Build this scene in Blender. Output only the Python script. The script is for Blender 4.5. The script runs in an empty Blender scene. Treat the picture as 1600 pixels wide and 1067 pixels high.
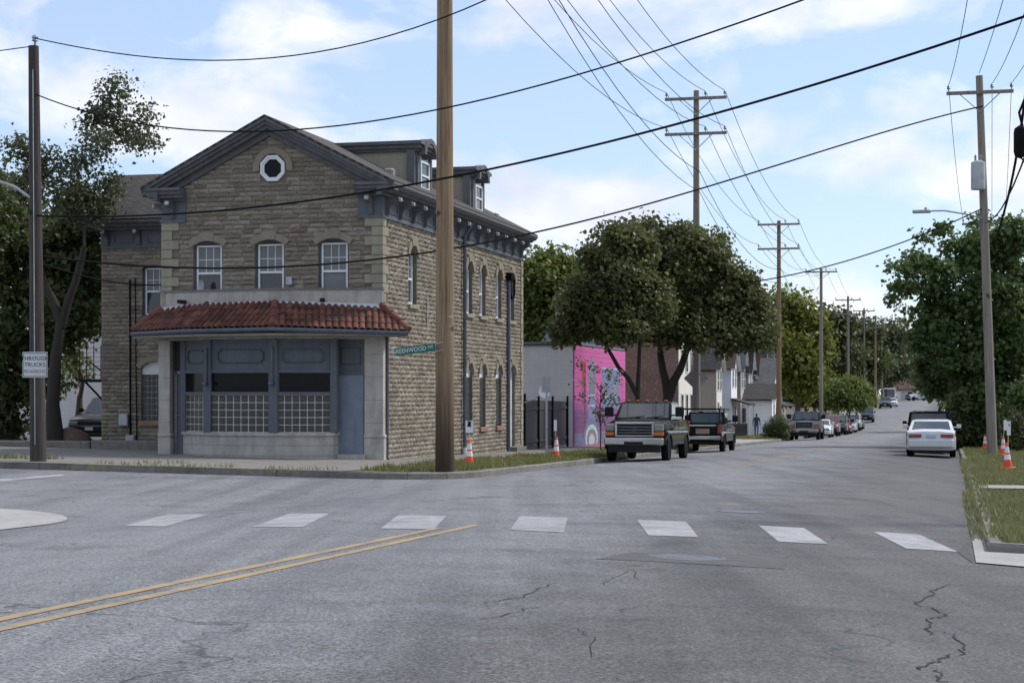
import bpy, bmesh, math, random
import numpy as np
from mathutils import Vector, Matrix
from mathutils.geometry import tessellate_polygon
R = math.radians
scene = bpy.context.scene
COL = scene.collection

# ------------------------------------------------------------------ camera
FPX, CX, HY, CAMZ = 2750.0, 800.0, 615.0, 1.35      # focal length, centre and horizon in photo pixels
cam_data = bpy.data.cameras.new('camera'); cam = bpy.data.objects.new('camera', cam_data); COL.objects.link(cam)
cam.location = (0, 0, CAMZ); cam.rotation_euler = (R(90), 0, 0)
cam_data.sensor_width = 36.0; cam_data.lens = FPX / 1600 * 36
cam_data.shift_y = (HY - 533.5) / 1600
cam_data.clip_start = 0.1; cam_data.clip_end = 5000
scene.camera = cam

# ------------------------------------------------------------------ light
SUN_EL = R(50)
SUN_DIR = Vector((0.90 * math.cos(SUN_EL), 0.43 * math.cos(SUN_EL), math.sin(SUN_EL))).normalized()
world = bpy.data.worlds.new('World'); scene.world = world; world.use_nodes = True
wn = world.node_tree; wn.nodes.clear()
def wnode(t, **k):
    n = wn.nodes.new(t)
    for a, b in k.items(): setattr(n, a, b)
    return n
sky = wnode('ShaderNodeTexSky', sky_type='NISHITA', sun_disc=False)
sky.sun_elevation = SUN_EL; sky.sun_rotation = math.atan2(SUN_DIR.x, SUN_DIR.y)
sky.air_density = 1.0; sky.dust_density = 0.2; sky.ozone_density = 3.0
tc = wnode('ShaderNodeTexCoord')
mp = wnode('ShaderNodeMapping'); mp.inputs['Scale'].default_value = (1.0, 1.0, 1.75); mp.inputs['Location'].default_value = (0.37, 0.11, 0.035)
n1 = wnode('ShaderNodeTexNoise'); n1.inputs['Scale'].default_value = 9.5; n1.inputs['Detail'].default_value = 9; n1.inputs['Roughness'].default_value = 0.53
n1.inputs['Distortion'].default_value = 0.25
cr = wnode('ShaderNodeValToRGB'); cr.color_ramp.elements[0].position = 0.46; cr.color_ramp.elements[1].position = 0.60
n2 = wnode('ShaderNodeTexNoise'); n2.inputs['Scale'].default_value = 14; n2.inputs['Detail'].default_value = 6
cr2 = wnode('ShaderNodeValToRGB'); cr2.color_ramp.elements[0].position = 0.3; cr2.color_ramp.elements[1].position = 0.7
cr2.color_ramp.elements[0].color = (4.9, 5.3, 6.3, 1); cr2.color_ramp.elements[1].color = (7.3, 7.4, 7.8, 1)
mixc = wnode('ShaderNodeMix', data_type='RGBA')
veil = wnode('ShaderNodeMix', data_type='RGBA'); veil.inputs[0].default_value = 0.50; veil.inputs[7].default_value = (4.3, 5.2, 7.0, 1)
bgd = wnode('ShaderNodeBackground'); bgd.inputs['Strength'].default_value = 0.11
wo = wnode('ShaderNodeOutputWorld')
L = wn.links.new
L(tc.outputs['Generated'], mp.inputs['Vector']); L(mp.outputs['Vector'], n1.inputs['Vector']); L(mp.outputs['Vector'], n2.inputs['Vector'])
L(n1.outputs['Fac'], cr.inputs['Fac']); L(n2.outputs['Fac'], cr2.inputs['Fac'])
L(sky.outputs['Color'], veil.inputs[6])
L(cr.outputs['Color'], mixc.inputs[0]); L(veil.outputs[2], mixc.inputs[6]); L(cr2.outputs['Color'], mixc.inputs[7])
L(mixc.outputs[2], bgd.inputs['Color']); L(bgd.outputs['Background'], wo.inputs['Surface'])

sd = bpy.data.lights.new('sun', 'SUN'); sd.energy = 2.6; sd.angle = R(10); sd.color = (1.0, 0.95, 0.87)
sun = bpy.data.objects.new('sun', sd); COL.objects.link(sun); sun.location = (60, 40, 80)
sun.rotation_euler = SUN_DIR.to_track_quat('Z', 'Y').to_euler()
vs = scene.view_settings; vs.view_transform = 'Standard'; vs.look = 'None'; vs.exposure = 0.50; vs.gamma = 1.0; vs.use_curve_mapping = False
scene.cycles.use_denoising = True
scene.cycles.max_bounces = 6; scene.cycles.transparent_max_bounces = 8

# ------------------------------------------------------------------ place and terrain
TH = R(14.0); CT, ST = math.cos(TH), math.sin(TH); X0 = -5.59
def W(s, t): return (X0 + CT * s + ST * t, -ST * s + CT * t)           # street frame: s to the right of the centre line, t along it
def ST_of(x, y): return ((x - X0) * CT - y * ST, (x - X0) * ST + y * CT)
PT = [(-80, 1.36), (0, .15), (80, -1.06), (150, -2.08), (175, -2.33), (190, -2.30), (209, -2.02), (281, -.78), (340, -.25), (375, -.15), (430, -.2), (900, -.4), (3000, -.4)]
def prof(t):
    n = len(PT)
    if t <= PT[0][0]: return PT[0][1]
    if t >= PT[-1][0]: return PT[-1][1]
    for i in range(n - 1):
        if t <= PT[i + 1][0]: break
    def slope(j):
        j = min(max(j, 1), n - 2)
        d0 = (PT[j][1] - PT[j - 1][1]) / (PT[j][0] - PT[j - 1][0]); d1 = (PT[j + 1][1] - PT[j][1]) / (PT[j + 1][0] - PT[j][0])
        return 0.0 if d0 * d1 <= 0 else 2 * d0 * d1 / (d0 + d1)
    (a, za), (b, zb) = PT[i], PT[i + 1]; h = b - a; u = (t - a) / h; m0, m1 = slope(i) * h, slope(i + 1) * h
    return (2*u**3 - 3*u*u + 1) * za + (u**3 - 2*u*u + u) * m0 + (3*u*u - 2*u**3) * zb + (u**3 - u*u) * m1
def zroad(s, t):
    z = prof(t) - .005 * min(abs(s), 5.6) ** 2
    if s < -6:
        fade = min(1, max(0, (100 - t) / 40))
        z += .016 * min(-s - 6, 30) * fade
    return z
KERB = .15
KERBR = .09
def zside(s, t): return zroad(s, t) + (KERB if s < 0 else KERBR)
def at(px, py, d): return Vector(((px - CX) / FPX * d, d, CAMZ + (HY - py) / FPX * d))
def on_ground(px, py, lift=0.0):
    d = 40.0
    for _ in range(60):
        x = (px - CX) / FPX * d; s, t = ST_of(x, d)
        d = d * .5 + .5 * FPX * (CAMZ - zroad(s, t) - lift) / max(py - HY, 1)
    x = (px - CX) / FPX * d; s, t = ST_of(x, d)
    return x, d, zroad(s, t) + lift
def on_line(px, s):                                                    # t on the line of constant s seen at photo column px
    q = (px - CX) / FPX
    return (-X0 - CT * s - ST * q * s) / (ST - CT * q)

# ------------------------------------------------------------------ mesh helpers
class MB:
    def __init__(self): self.v = []; self.f = []
    def add(self, vs, fs):
        o = len(self.v); self.v += [tuple(p) for p in vs]; self.f += [tuple(i + o for i in q) for q in fs]; return self
    def box(self, x0, x1, y0, y1, z0, z1):
        return self.add([(x0,y0,z0),(x1,y0,z0),(x1,y1,z0),(x0,y1,z0),(x0,y0,z1),(x1,y0,z1),(x1,y1,z1),(x0,y1,z1)],
                        [(0,3,2,1),(4,5,6,7),(0,1,5,4),(1,2,6,5),(2,3,7,6),(3,0,4,7)])
    def bev(self, x0, x1, y0, y1, z0, z1, b=.02):                       # box with chamfered edges
        xs, ys, zs = (x0, x1), (y0, y1), (z0, z1); vs = []; idx = {}
        for i in (0, 1):
            for j in (0, 1):
                for k in (0, 1):
                    sx, sy, sz = (1, -1)[i], (1, -1)[j], (1, -1)[k]
                    for a in range(3):
                        p = [xs[i] + sx * b, ys[j] + sy * b, zs[k] + sz * b]; p[a] = (xs[i], ys[j], zs[k])[a]
                        idx[(i, j, k, a)] = len(vs); vs.append(tuple(p))
        f = []
        for k in (0, 1): f.append([idx[(i, j, k, 2)] for i, j in ((0,0),(1,0),(1,1),(0,1))])
        for j in (0, 1): f.append([idx[(i, j, k, 1)] for i, k in ((0,0),(1,0),(1,1),(0,1))])
        for i in (0, 1): f.append([idx[(i, j, k, 0)] for j, k in ((0,0),(1,0),(1,1),(0,1))])
        for i in (0, 1):
            for j in (0, 1): f.append([idx[(i,j,0,0)], idx[(i,j,1,0)], idx[(i,j,1,1)], idx[(i,j,0,1)]])
            for k in (0, 1): f.append([idx[(i,0,k,0)], idx[(i,1,k,0)], idx[(i,1,k,2)], idx[(i,0,k,2)]])
        for j in (0, 1):
            for k in (0, 1): f.append([idx[(0,j,k,1)], idx[(1,j,k,1)], idx[(1,j,k,2)], idx[(0,j,k,2)]])
        for i in (0, 1):
            for j in (0, 1):
                for k in (0, 1): f.append([idx[(i,j,k,a)] for a in range(3)])
        return self.add(vs, f)
    def quad(self, *p): return self.add(p, [tuple(range(len(p)))])
    def prism(self, poly, h0, h1, axis='z'):                            # poly of 2D points extruded; axis z: (x,y); y: (x,z); x: (y,z)
        n = len(poly)
        def P(a, b, h): return (a, b, h) if axis == 'z' else ((a, h, b) if axis == 'y' else (h, a, b))
        vs = [P(a, b, h0) for a, b in poly] + [P(a, b, h1) for a, b in poly]
        tri = tessellate_polygon([[Vector((a, b, 0)) for a, b in poly]])
        fs = [tuple(t) for t in tri] + [tuple(i + n for i in t) for t in tri] + [(i, (i + 1) % n, (i + 1) % n + n, i + n) for i in range(n)]
        return self.add(vs, fs)
    def tube(self, pts, rad, n=8, cap=True):
        pts = [Vector(p) for p in pts]; m = len(pts)
        if not hasattr(rad, '__len__'): rad = [rad] * m
        vs = []; up = None
        for i, p in enumerate(pts):
            d = (pts[min(i + 1, m - 1)] - pts[max(i - 1, 0)]).normalized()
            if up is None:
                up = Vector((0, 0, 1)) if abs(d.z) < .9 else Vector((1, 0, 0))
            a = d.cross(up).normalized(); b = a.cross(d).normalized(); up = b
            for k in range(n):
                c = 2 * math.pi * k / n; vs.append(p + (a * math.cos(c) + b * math.sin(c)) * rad[i])
        fs = [(i*n + k, i*n + (k+1) % n, (i+1)*n + (k+1) % n, (i+1)*n + k) for i in range(m - 1) for k in range(n)]
        if cap: fs += [tuple(reversed(range(n))), tuple(range((m-1)*n, m*n))]
        return self.add(vs, fs)
    def lathe(self, prof_, n=16, origin=(0, 0, 0), axis='z'):
        ox, oy, oz = origin; vs = []; m = len(prof_)
        for r, h in prof_:
            for k in range(n):
                c = 2 * math.pi * k / n; a, b = r * math.cos(c), r * math.sin(c)
                vs.append((ox + a, oy + b, oz + h) if axis == 'z' else ((ox + a, oy + h, oz + b) if axis == 'y' else (ox + h, oy + a, oz + b)))
        fs = [(i*n + k, i*n + (k+1) % n, (i+1)*n + (k+1) % n, (i+1)*n + k) for i in range(m - 1) for k in range(n)]
        fs += [tuple(range(n)), tuple(range((m-1)*n, m*n))]
        return self.add(vs, fs)
    def mesh(self, name, mat=None, smooth=False):
        me = bpy.data.meshes.new(name); me.from_pydata(self.v, [], self.f); me.update()
        bm = bmesh.new(); bm.from_mesh(me); bmesh.ops.recalc_face_normals(bm, faces=bm.faces); bm.to_mesh(me); bm.free()
        if smooth:
            me.shade_smooth()
            try: me.set_sharp_from_angle(angle=R(38))
            except Exception: pass
        if mat: me.materials.append(mat)
        return me
    def build(self, name, mat, parent=None, smooth=False):
        return link(name, self.mesh(name, mat, smooth), parent)
def link(name, me, parent=None, loc=None, rot=None, scale=None):
    o = bpy.data.objects.new(name, me); COL.objects.link(o)
    if parent: o.parent = parent
    if loc is not None: o.location = loc
    if rot is not None: o.rotation_euler = rot
    if scale is not None: o.scale = scale
    return o
def tag(o, label=None, cat=None, group=None, kind=None):
    if label: o['label'] = label
    if cat: o['category'] = cat
    if group: o['group'] = group
    if kind: o['kind'] = kind
    return o
def thing(name, label, cat, loc=(0, 0, 0), rz=0.0, group=None):
    o = bpy.data.objects.new(name, None); COL.objects.link(o); o.location = loc; o.rotation_euler = (0, 0, rz)
    o.empty_display_size = .3
    return tag(o, label, cat, group)
def stuff(o): o['kind'] = 'stuff'; return o
def copy_tree(o, parent=None):
    c = o.copy(); COL.objects.link(c); c.parent = parent
    for ch in o.children: copy_tree(ch, c)
    return c
def text_mesh(body, size, mat, extrude=.002, align='CENTER', name='lettering'):
    cu = bpy.data.curves.new(name, 'FONT'); cu.body = body; cu.size = size; cu.extrude = extrude; cu.align_x = align; cu.align_y = 'CENTER'; cu.resolution_u = 2
    ob = bpy.data.objects.new(name, cu); COL.objects.link(ob)
    dg = bpy.context.evaluated_depsgraph_get(); me = bpy.data.meshes.new_from_object(ob.evaluated_get(dg)); me.name = name
    bpy.data.objects.remove(ob); me.materials.clear(); me.materials.append(mat); return me

# ------------------------------------------------------------------ materials
class N:
    def __init__(self, name):
        self.m = bpy.data.materials.new(name); self.m.use_nodes = True; self.t = self.m.node_tree
        self.b = self.t.nodes['Principled BSDF']; self.out = self.t.nodes['Material Output']
    def n(self, typ, **k):
        o = self.t.nodes.new(typ)
        for a, b in k.items(): setattr(o, a, b)
        return o
    def l(self, a, b): self.t.links.new(a, b)
    def pos(self, scale=(1, 1, 1), rotz=0.0, obj=False):
        src = self.n('ShaderNodeTexCoord').outputs['Object'] if obj else self.n('ShaderNodeNewGeometry').outputs['Position']
        mp = self.n('ShaderNodeMapping'); mp.inputs['Scale'].default_value = scale; mp.inputs['Rotation'].default_value = (0, 0, rotz)
        self.l(src, mp.inputs['Vector']); return mp.outputs['Vector']
    def noise(self, vec, scale, detail=4, rough=.5, dist=0):
        o = self.n('ShaderNodeTexNoise'); o.inputs['Scale'].default_value = scale; o.inputs['Detail'].default_value = detail
        o.inputs['Roughness'].default_value = rough; o.inputs['Distortion'].default_value = dist; self.l(vec, o.inputs['Vector']); return o.outputs['Fac']
    def ramp(self, fac, p0, p1, c0=(0, 0, 0), c1=(1, 1, 1)):
        o = self.n('ShaderNodeValToRGB'); e = o.color_ramp.elements
        e[0].position, e[1].position = p0, p1; e[0].color = (*c0, 1); e[1].color = (*c1, 1); self.l(fac, o.inputs['Fac']); return o.outputs['Color']
    def mix(self, fac, a, b, mode='MIX'):
        o = self.n('ShaderNodeMix', data_type='RGBA', blend_type=mode)
        for s, v in ((0, fac), (6, a), (7, b)):
            if hasattr(v, 'links') or hasattr(v, 'is_linked'): self.l(v, o.inputs[s])
            else: o.inputs[s].default_value = v if s == 0 else (*v, 1)
        return o.outputs[2]
    def math(self, op, a, b=None, clamp=False):
        o = self.n('ShaderNodeMath', operation=op, use_clamp=clamp)
        for i, v in enumerate((a, b)):
            if v is None: continue
            if hasattr(v, 'is_linked'): self.l(v, o.inputs[i])
            else: o.inputs[i].default_value = v
        return o.outputs[0]
    def bump(self, h, strength=.5, dist=.01):
        o = self.n('ShaderNodeBump'); o.inputs['Strength'].default_value = strength; o.inputs['Distance'].default_value = dist
        self.l(h, o.inputs['Height']); self.l(o.outputs['Normal'], self.b.inputs['Normal'])
    def set(self, col=None, rough=None, metal=None, spec=None, coat=None):
        for k, v in (('Base Color', col), ('Roughness', rough), ('Metallic', metal), ('Specular IOR Level', spec), ('Coat Weight', coat)):
            if v is None: continue
            if hasattr(v, 'is_linked'): self.l(v, self.b.inputs[k])
            else: self.b.inputs[k].default_value = (*v, 1) if k == 'Base Color' else v
        return self.m
MATS = {}
def mat(name, col, rough=.8, var=.25, scale=3.0, bump=0.0, bscale=30.0, metal=0.0, spec=.4, coat=0.0, col2=None, rnd=.5, sc3=(1, 1, 1), fine=0.0):
    """plain material: a colour that wanders with a world-space noise and from object to object"""
    if name in MATS: return MATS[name]
    n = N(name); p = n.pos(sc3)
    a = tuple(c * (1 - var) for c in col); b = tuple(min(c * (1 + var), 1) for c in col) if col2 is None else col2
    if col2 is not None: a = col
    f = n.noise(p, scale, 6, .6)
    inf = n.n('ShaderNodeObjectInfo').outputs['Random']
    f2 = n.math('ADD', n.math('MULTIPLY', n.math('SUBTRACT', f, .5), 1.9), n.math('ADD', .5, n.math('MULTIPLY', n.math('SUBTRACT', inf, .5), rnd)), clamp=True)
    c = n.mix(f2, a, b)
    if fine:
        g = n.noise(p, scale * 18, 3, .7); c = n.mix(n.math('MULTIPLY', n.ramp(g, .35, .7), fine), c, tuple(x * .45 for x in col))
    n.set(c, rough, metal, spec, coat)
    if bump: n.bump(n.noise(p, bscale, 5, .6), bump, .02)
    MATS[name] = n.m; return n.m
# ------------------------------------------------------------------ surface materials
def asphalt():
    n = N('asphalt'); p = n.pos((1, 1, 1), TH)
    sep = n.n('ShaderNodeSeparateXYZ'); n.l(p, sep.inputs[0])
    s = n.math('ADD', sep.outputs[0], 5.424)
    ps = n.pos((1.0, .10, 1), TH)
    big = n.noise(ps, .9, 5, .6); mid = n.noise(p, 1.1, 5, .65); fine = n.noise(p, 46, 3, .75); agg = n.noise(p, 26, 4, .85)
    c = n.mix(n.ramp(big, .3, .7), (.165, .167, .176), (.24, .242, .252))
    c = n.mix(n.math('MULTIPLY', n.ramp(mid, .35, .75), .5), c, (.105, .105, .11))
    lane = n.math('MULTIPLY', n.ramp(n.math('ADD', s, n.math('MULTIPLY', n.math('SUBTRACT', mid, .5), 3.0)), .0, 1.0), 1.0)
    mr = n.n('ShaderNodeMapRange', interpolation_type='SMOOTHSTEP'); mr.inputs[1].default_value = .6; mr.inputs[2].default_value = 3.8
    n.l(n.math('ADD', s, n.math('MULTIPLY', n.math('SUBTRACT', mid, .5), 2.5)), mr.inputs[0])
    mot = n.noise(p, 5.5, 5, .8); c = n.mix(n.math('MULTIPLY', n.ramp(mot, .45, .7), .35), c, (.10, .10, .105))
    c = n.mix(n.math('MULTIPLY', n.ramp(agg, .46, .62), .68), c, (.40, .405, .415))
    c = n.mix(n.math('MULTIPLY', n.ramp(fine, .49, .59), .85), c, (.038, .038, .040))
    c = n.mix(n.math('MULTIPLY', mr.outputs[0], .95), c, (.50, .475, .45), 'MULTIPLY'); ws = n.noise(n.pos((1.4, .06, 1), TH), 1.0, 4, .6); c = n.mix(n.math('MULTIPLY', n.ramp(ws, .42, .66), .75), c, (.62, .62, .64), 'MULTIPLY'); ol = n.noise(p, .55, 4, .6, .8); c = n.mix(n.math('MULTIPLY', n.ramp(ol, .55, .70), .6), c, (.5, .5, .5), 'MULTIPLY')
    dist = n.n('ShaderNodeVectorMath', operation='ADD'); nz = n.n('ShaderNodeTexNoise'); nz.inputs['Scale'].default_value = 1.6; nz.inputs['Detail'].default_value = 5
    n.l(p, nz.inputs['Vector']); sc = n.n('ShaderNodeVectorMath', operation='SCALE'); sc.inputs['Scale'].default_value = 1.1; n.l(nz.outputs['Color'], sc.inputs[0])
    n.l(p, dist.inputs[0]); n.l(sc.outputs[0], dist.inputs[1])
    vo = n.n('ShaderNodeTexVoronoi', feature='DISTANCE_TO_EDGE'); vo.inputs['Scale'].default_value = .23; n.l(dist.outputs[0], vo.inputs['Vector'])
    mask = n.ramp(n.noise(p, .33, 3, .5), .47, .60)
    crack = n.math('MULTIPLY', n.ramp(vo.outputs['Distance'], .0015, .0065, (1, 1, 1), (0, 0, 0)), mask)
    vo2 = n.n('ShaderNodeTexVoronoi', feature='DISTANCE_TO_EDGE'); vo2.inputs['Scale'].default_value = .9; n.l(dist.outputs[0], vo2.inputs['Vector'])
    mask2 = n.ramp(n.noise(p, .5, 3, .5), .60, .68)
    crack2 = n.math('MULTIPLY', n.math('MULTIPLY', n.ramp(vo2.outputs['Distance'], .004, .016, (1, 1, 1), (0, 0, 0)), mask2), .7)
    cc = n.math('MAXIMUM', crack, crack2)
    c = n.mix(n.math('MULTIPLY', cc, .85), c, (.022, .022, .023))
    n.set(c, n.ramp(mid, .2, .9, (.62,) * 3, (.9,) * 3), spec=.35)
    h = n.math('SUBTRACT', n.math('MULTIPLY', fine, .6), cc); n.bump(h, .55, .008)
    return n.m
def concrete(name, col, dark, joint=0.0, stain=.5):
    n = N(name); p = n.pos((1, 1, 1), TH)
    a = n.noise(p, .7, 6, .65); b = n.noise(p, 5, 5, .7); f = n.noise(p, 60, 3, .7)
    c = n.mix(n.math('MULTIPLY', n.ramp(a, .35, .7), stain), col, dark)
    c = n.mix(n.math('MULTIPLY', n.ramp(b, .45, .75), stain * .7), c, tuple(x * .55 for x in dark))
    c = n.mix(n.math('MULTIPLY', n.ramp(f, .5, .7), .3), c, tuple(x * .5 for x in col))
    h = n.math('ADD', f, n.math('MULTIPLY', b, 1.0))
    if joint:
        br = n.n('ShaderNodeTexBrick'); br.offset = 0; br.inputs['Scale'].default_value = 1.0; br.inputs['Brick Width'].default_value = joint; br.inputs['Row Height'].default_value = joint
        br.inputs['Mortar Size'].default_value = .012; br.inputs['Color1'].default_value = br.inputs['Color2'].default_value = (0, 0, 0, 1); br.inputs['Mortar'].default_value = (1, 1, 1, 1)
        n.l(p, br.inputs['Vector']); c = n.mix(n.math('MULTIPLY', br.outputs['Color'], .6), c, tuple(x * .35 for x in dark))
    n.set(c, .9, spec=.25); n.bump(h, .35, .01); return n.m
def streaky(name, col, dark, amt=.6, rough=.85, sc=(3, 3, .5), bump=.2, fineamt=.3):
    """vertical run stains and mottling on stone, plaster and paint"""
    n = N(name); p = n.pos(sc); q = n.pos()
    a = n.noise(p, 1.6, 6, .65); b = n.noise(q, 2.2, 6, .7); f = n.noise(q, 28, 4, .7)
    c = n.mix(n.math('MULTIPLY', n.ramp(a, .42, .75), amt), col, dark)
    c = n.mix(n.math('MULTIPLY', n.ramp(b, .45, .75), amt * .6), c, tuple(x * .7 for x in dark))
    c = n.mix(n.math('MULTIPLY', n.ramp(f, .5, .72), fineamt), c, tuple(x * .55 for x in col))
    n.set(c, rough, spec=.3); n.bump(f, bump, .01); return n.m
def rockface(name, c1, c2, c3):
    n = N(name); q = n.pos(); rnd = n.n('ShaderNodeObjectInfo').outputs['Random']
    att = n.n('ShaderNodeAttribute', attribute_name='tone'); 
    v = n.math('FRACT', n.math('ADD', n.math('MULTIPLY', rnd, 7.31), att.outputs['Fac']))
    c = n.mix(v, c1, c2)
    b = n.noise(q, 1.1, 5, .6); c = n.mix(n.math('MULTIPLY', n.ramp(b, .4, .7), .55), c, c3)
    f = n.noise(q, 26, 5, .75); c = n.mix(n.math('MULTIPLY', n.ramp(f, .46, .66), .6), c, tuple(x * .33 for x in c1))
    g = n.noise(q, 60, 3, .7); c = n.mix(n.math('MULTIPLY', n.ramp(g, .5, .75), .35), c, tuple(min(x * 1.7, .9) for x in c2))
    n.set(c, .92, spec=.2); n.bump(n.math('ADD', f, n.math('MULTIPLY', g, .4)), .8, .025); return n.m
def shingle(name, c1, c2, row=.14, width=.3):
    n = N(name); tcn = n.n('ShaderNodeUVMap').outputs[0]
    br = n.n('ShaderNodeTexBrick'); br.offset = .5; br.inputs['Scale'].default_value = 1; br.inputs['Brick Width'].default_value = width; br.inputs['Row Height'].default_value = row
    br.inputs['Mortar Size'].default_value = .012; br.inputs['Mortar'].default_value = (*[x * .35 for x in c1], 1); br.inputs['Color1'].default_value = (*c1, 1); br.inputs['Color2'].default_value = (*c2, 1)
    br.inputs['Bias'].default_value = 0.0; br.inputs['Mortar Smooth'].default_value = .1
    n.l(tcn, br.inputs['Vector']); q = n.pos(); a = n.noise(q, 1.3, 5, .6); f = n.noise(q, 40, 3, .7)
    c = n.mix(n.math('MULTIPLY', n.ramp(a, .4, .7), .45), br.outputs['Color'], tuple(x * .6 for x in c1))
    c = n.mix(n.math('MULTIPLY', n.ramp(f, .45, .7), .35), c, tuple(x * 1.8 for x in c2))
    n.set(c, .95, spec=.15); n.bump(n.math('SUBTRACT', f, n.math('MULTIPLY', br.outputs['Fac'], 1.5)), .6, .02); return n.m
def siding(name, c, pitch=.11, dark=.5):
    n = N(name); q = n.pos(); sep = n.n('ShaderNodeSeparateXYZ'); n.l(q, sep.inputs[0])
    fr = n.math('FRACT', n.math('DIVIDE', sep.outputs[2], pitch)); a = n.noise(q, .8, 5, .6); f = n.noise(q, 12, 4, .6)
    line = n.ramp(fr, .03, .16, (1, 1, 1), (0, 0, 0))
    cc = n.mix(n.math('MULTIPLY', n.ramp(a, .4, .75), .3), c, tuple(x * .65 for x in c)); cc = n.mix(n.math('MULTIPLY', n.ramp(f, .5, .7), .18), cc, tuple(x * .6 for x in c))
    cc = n.mix(n.math('MULTIPLY', line, dark), cc, tuple(x * .3 for x in c))
    n.set(cc, .7, spec=.3); n.bump(n.math('MULTIPLY', fr, -1.0), .7, .03); return n.m
def brickwork(name, c1, c2, mortar, rot=0.0):
    n = N(name); q = n.pos((1, 1, 1), TH); sep = n.n('ShaderNodeSeparateXYZ'); n.l(q, sep.inputs[0])
    co = n.n('ShaderNodeCombineXYZ'); n.l(n.math('ADD', sep.outputs[0], sep.outputs[1]), co.inputs[0]); n.l(sep.outputs[2], co.inputs[1])
    br = n.n('ShaderNodeTexBrick'); br.inputs['Scale'].default_value = 1; br.inputs['Brick Width'].default_value = .21; br.inputs['Row Height'].default_value = .075; br.inputs['Mortar Size'].default_value = .009
    br.inputs['Color1'].default_value = (*c1, 1); br.inputs['Color2'].default_value = (*c2, 1); br.inputs['Mortar'].default_value = (*mortar, 1); n.l(co.outputs[0], br.inputs['Vector'])
    a = n.noise(q, 1.2, 5, .7); b = n.noise(q, 7, 3, .7)
    c = n.mix(n.math('MULTIPLY', n.ramp(a, .4, .7), .5), br.outputs['Color'], tuple(x * .55 for x in c1)); c = n.mix(n.math('MULTIPLY', n.ramp(b, .55, .7), .5), c, (.42, .36, .30))
    n.set(c, .9, spec=.2); n.bump(n.math('MULTIPLY', br.outputs['Fac'], -1), .5, .01); return n.m
def wood_pole(name, c1, c2, c3, tar=None):
    n = N(name); p = n.pos((9, 9, .22), obj=True); q = n.pos((1, 1, 1), obj=True); a = n.noise(p, 1.4, 6, .7, .6); p2 = n.pos((22, 22, .5), obj=True); b = n.noise(p2, 1.6, 5, .7); kn = n.noise(q, 2.6, 2, .4)
    c = n.mix(n.ramp(a, .32, .68), c1, c2); c = n.mix(n.math('MULTIPLY', n.ramp(b, .52, .66), .75), c, c3)
    c = n.mix(n.math('MULTIPLY', n.ramp(kn, .70, .76), .8), c, tuple(x * .4 for x in c3))
    if tar:                                                             # creosote-dark foot of the pole
        sep = n.n('ShaderNodeSeparateXYZ'); n.l(q, sep.inputs[0]); mr = n.n('ShaderNodeMapRange', interpolation_type='SMOOTHSTEP')
        mr.inputs[1].default_value = tar[0]; mr.inputs[2].default_value = tar[1]; mr.inputs[3].default_value = 1; mr.inputs[4].default_value = 0
        n.l(n.math('ADD', sep.outputs[2], n.math('MULTIPLY', n.math('SUBTRACT', a, .5), 1.6)), mr.inputs[0]); c = n.mix(n.math('MULTIPLY', mr.outputs[0], .88), c, (.022, .016, .012))
    n.set(c, .85, spec=.25); n.bump(b, .6, .02); return n.m
def leafmat(name, c1, c2, trans=.35):
    n = N(name); att = n.n('ShaderNodeAttribute', attribute_name='tone'); q = n.pos(); a = n.noise(q, .55, 3, .5)
    c = n.mix(att.outputs['Fac'], c1, c2); c = n.mix(n.math('MULTIPLY', n.ramp(a, .4, .65), .5), c, tuple(x * 1.35 for x in c2))
    n.t.nodes.remove(n.b); d = n.n('ShaderNodeBsdfPrincipled'); d.inputs['Roughness'].default_value = .5; d.inputs['Specular IOR Level'].default_value = .3; n.l(c, d.inputs['Base Color'])
    tr = n.n('ShaderNodeBsdfTranslucent'); n.l(n.mix(.5, c, tuple(min(x * 1.6, 1) for x in c2)), tr.inputs['Color'])
    mx = n.n('ShaderNodeMixShader'); mx.inputs[0].default_value = trans; n.l(d.outputs[0], mx.inputs[1]); n.l(tr.outputs[0], mx.inputs[2]); n.l(mx.outputs[0], n.out.inputs['Surface']); return n.m
def paint(name, col, worn=.45, under=(.15, .152, .16)):
    n = N(name); p = n.pos((1, 1, 1), TH); a = n.noise(p, 1.6, 6, .75); f = n.noise(p, 13, 5, .8)
    k = n.math('MAXIMUM', n.math('MULTIPLY', n.ramp(f, .60 - worn * .2, .70), .8), n.math('MULTIPLY', n.ramp(a, .40, .66), worn + .1), True)
    n.set(n.mix(k, col, under), .75, spec=.3); return n.m
def glassy(name, col, rough=.06, spec=.6): 
    n = N(name); q = n.pos(); a = n.noise(q, 2.0, 4, .6); n.set(n.mix(a, col, tuple(x * 1.8 + .004 for x in col)), rough, spec=spec); return n.m
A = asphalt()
CONC = concrete('sidewalk_concrete', (.225, .21, .19), (.14, .13, .118), 0, .6); KERBM = concrete('kerb_concrete', (.235, .22, .20), (.11, .10, .09), 3.0, .8); WALK = concrete('walk_concrete', (.34, .33, .31), (.22, .21, .2), 1.5, .5)
WHITECONC = concrete('new_concrete', (.38, .37, .355), (.26, .25, .24), 0, .6)
GRASSG = mat('turf', (.085, .095, .035), .95, scale=1.4, col2=(.15, .135, .06), bump=.6, bscale=24, fine=.5); DIRT = mat('dirt', (.13, .10, .07), .95, scale=2, col2=(.09, .085, .05), bump=.5, fine=.4)

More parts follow.
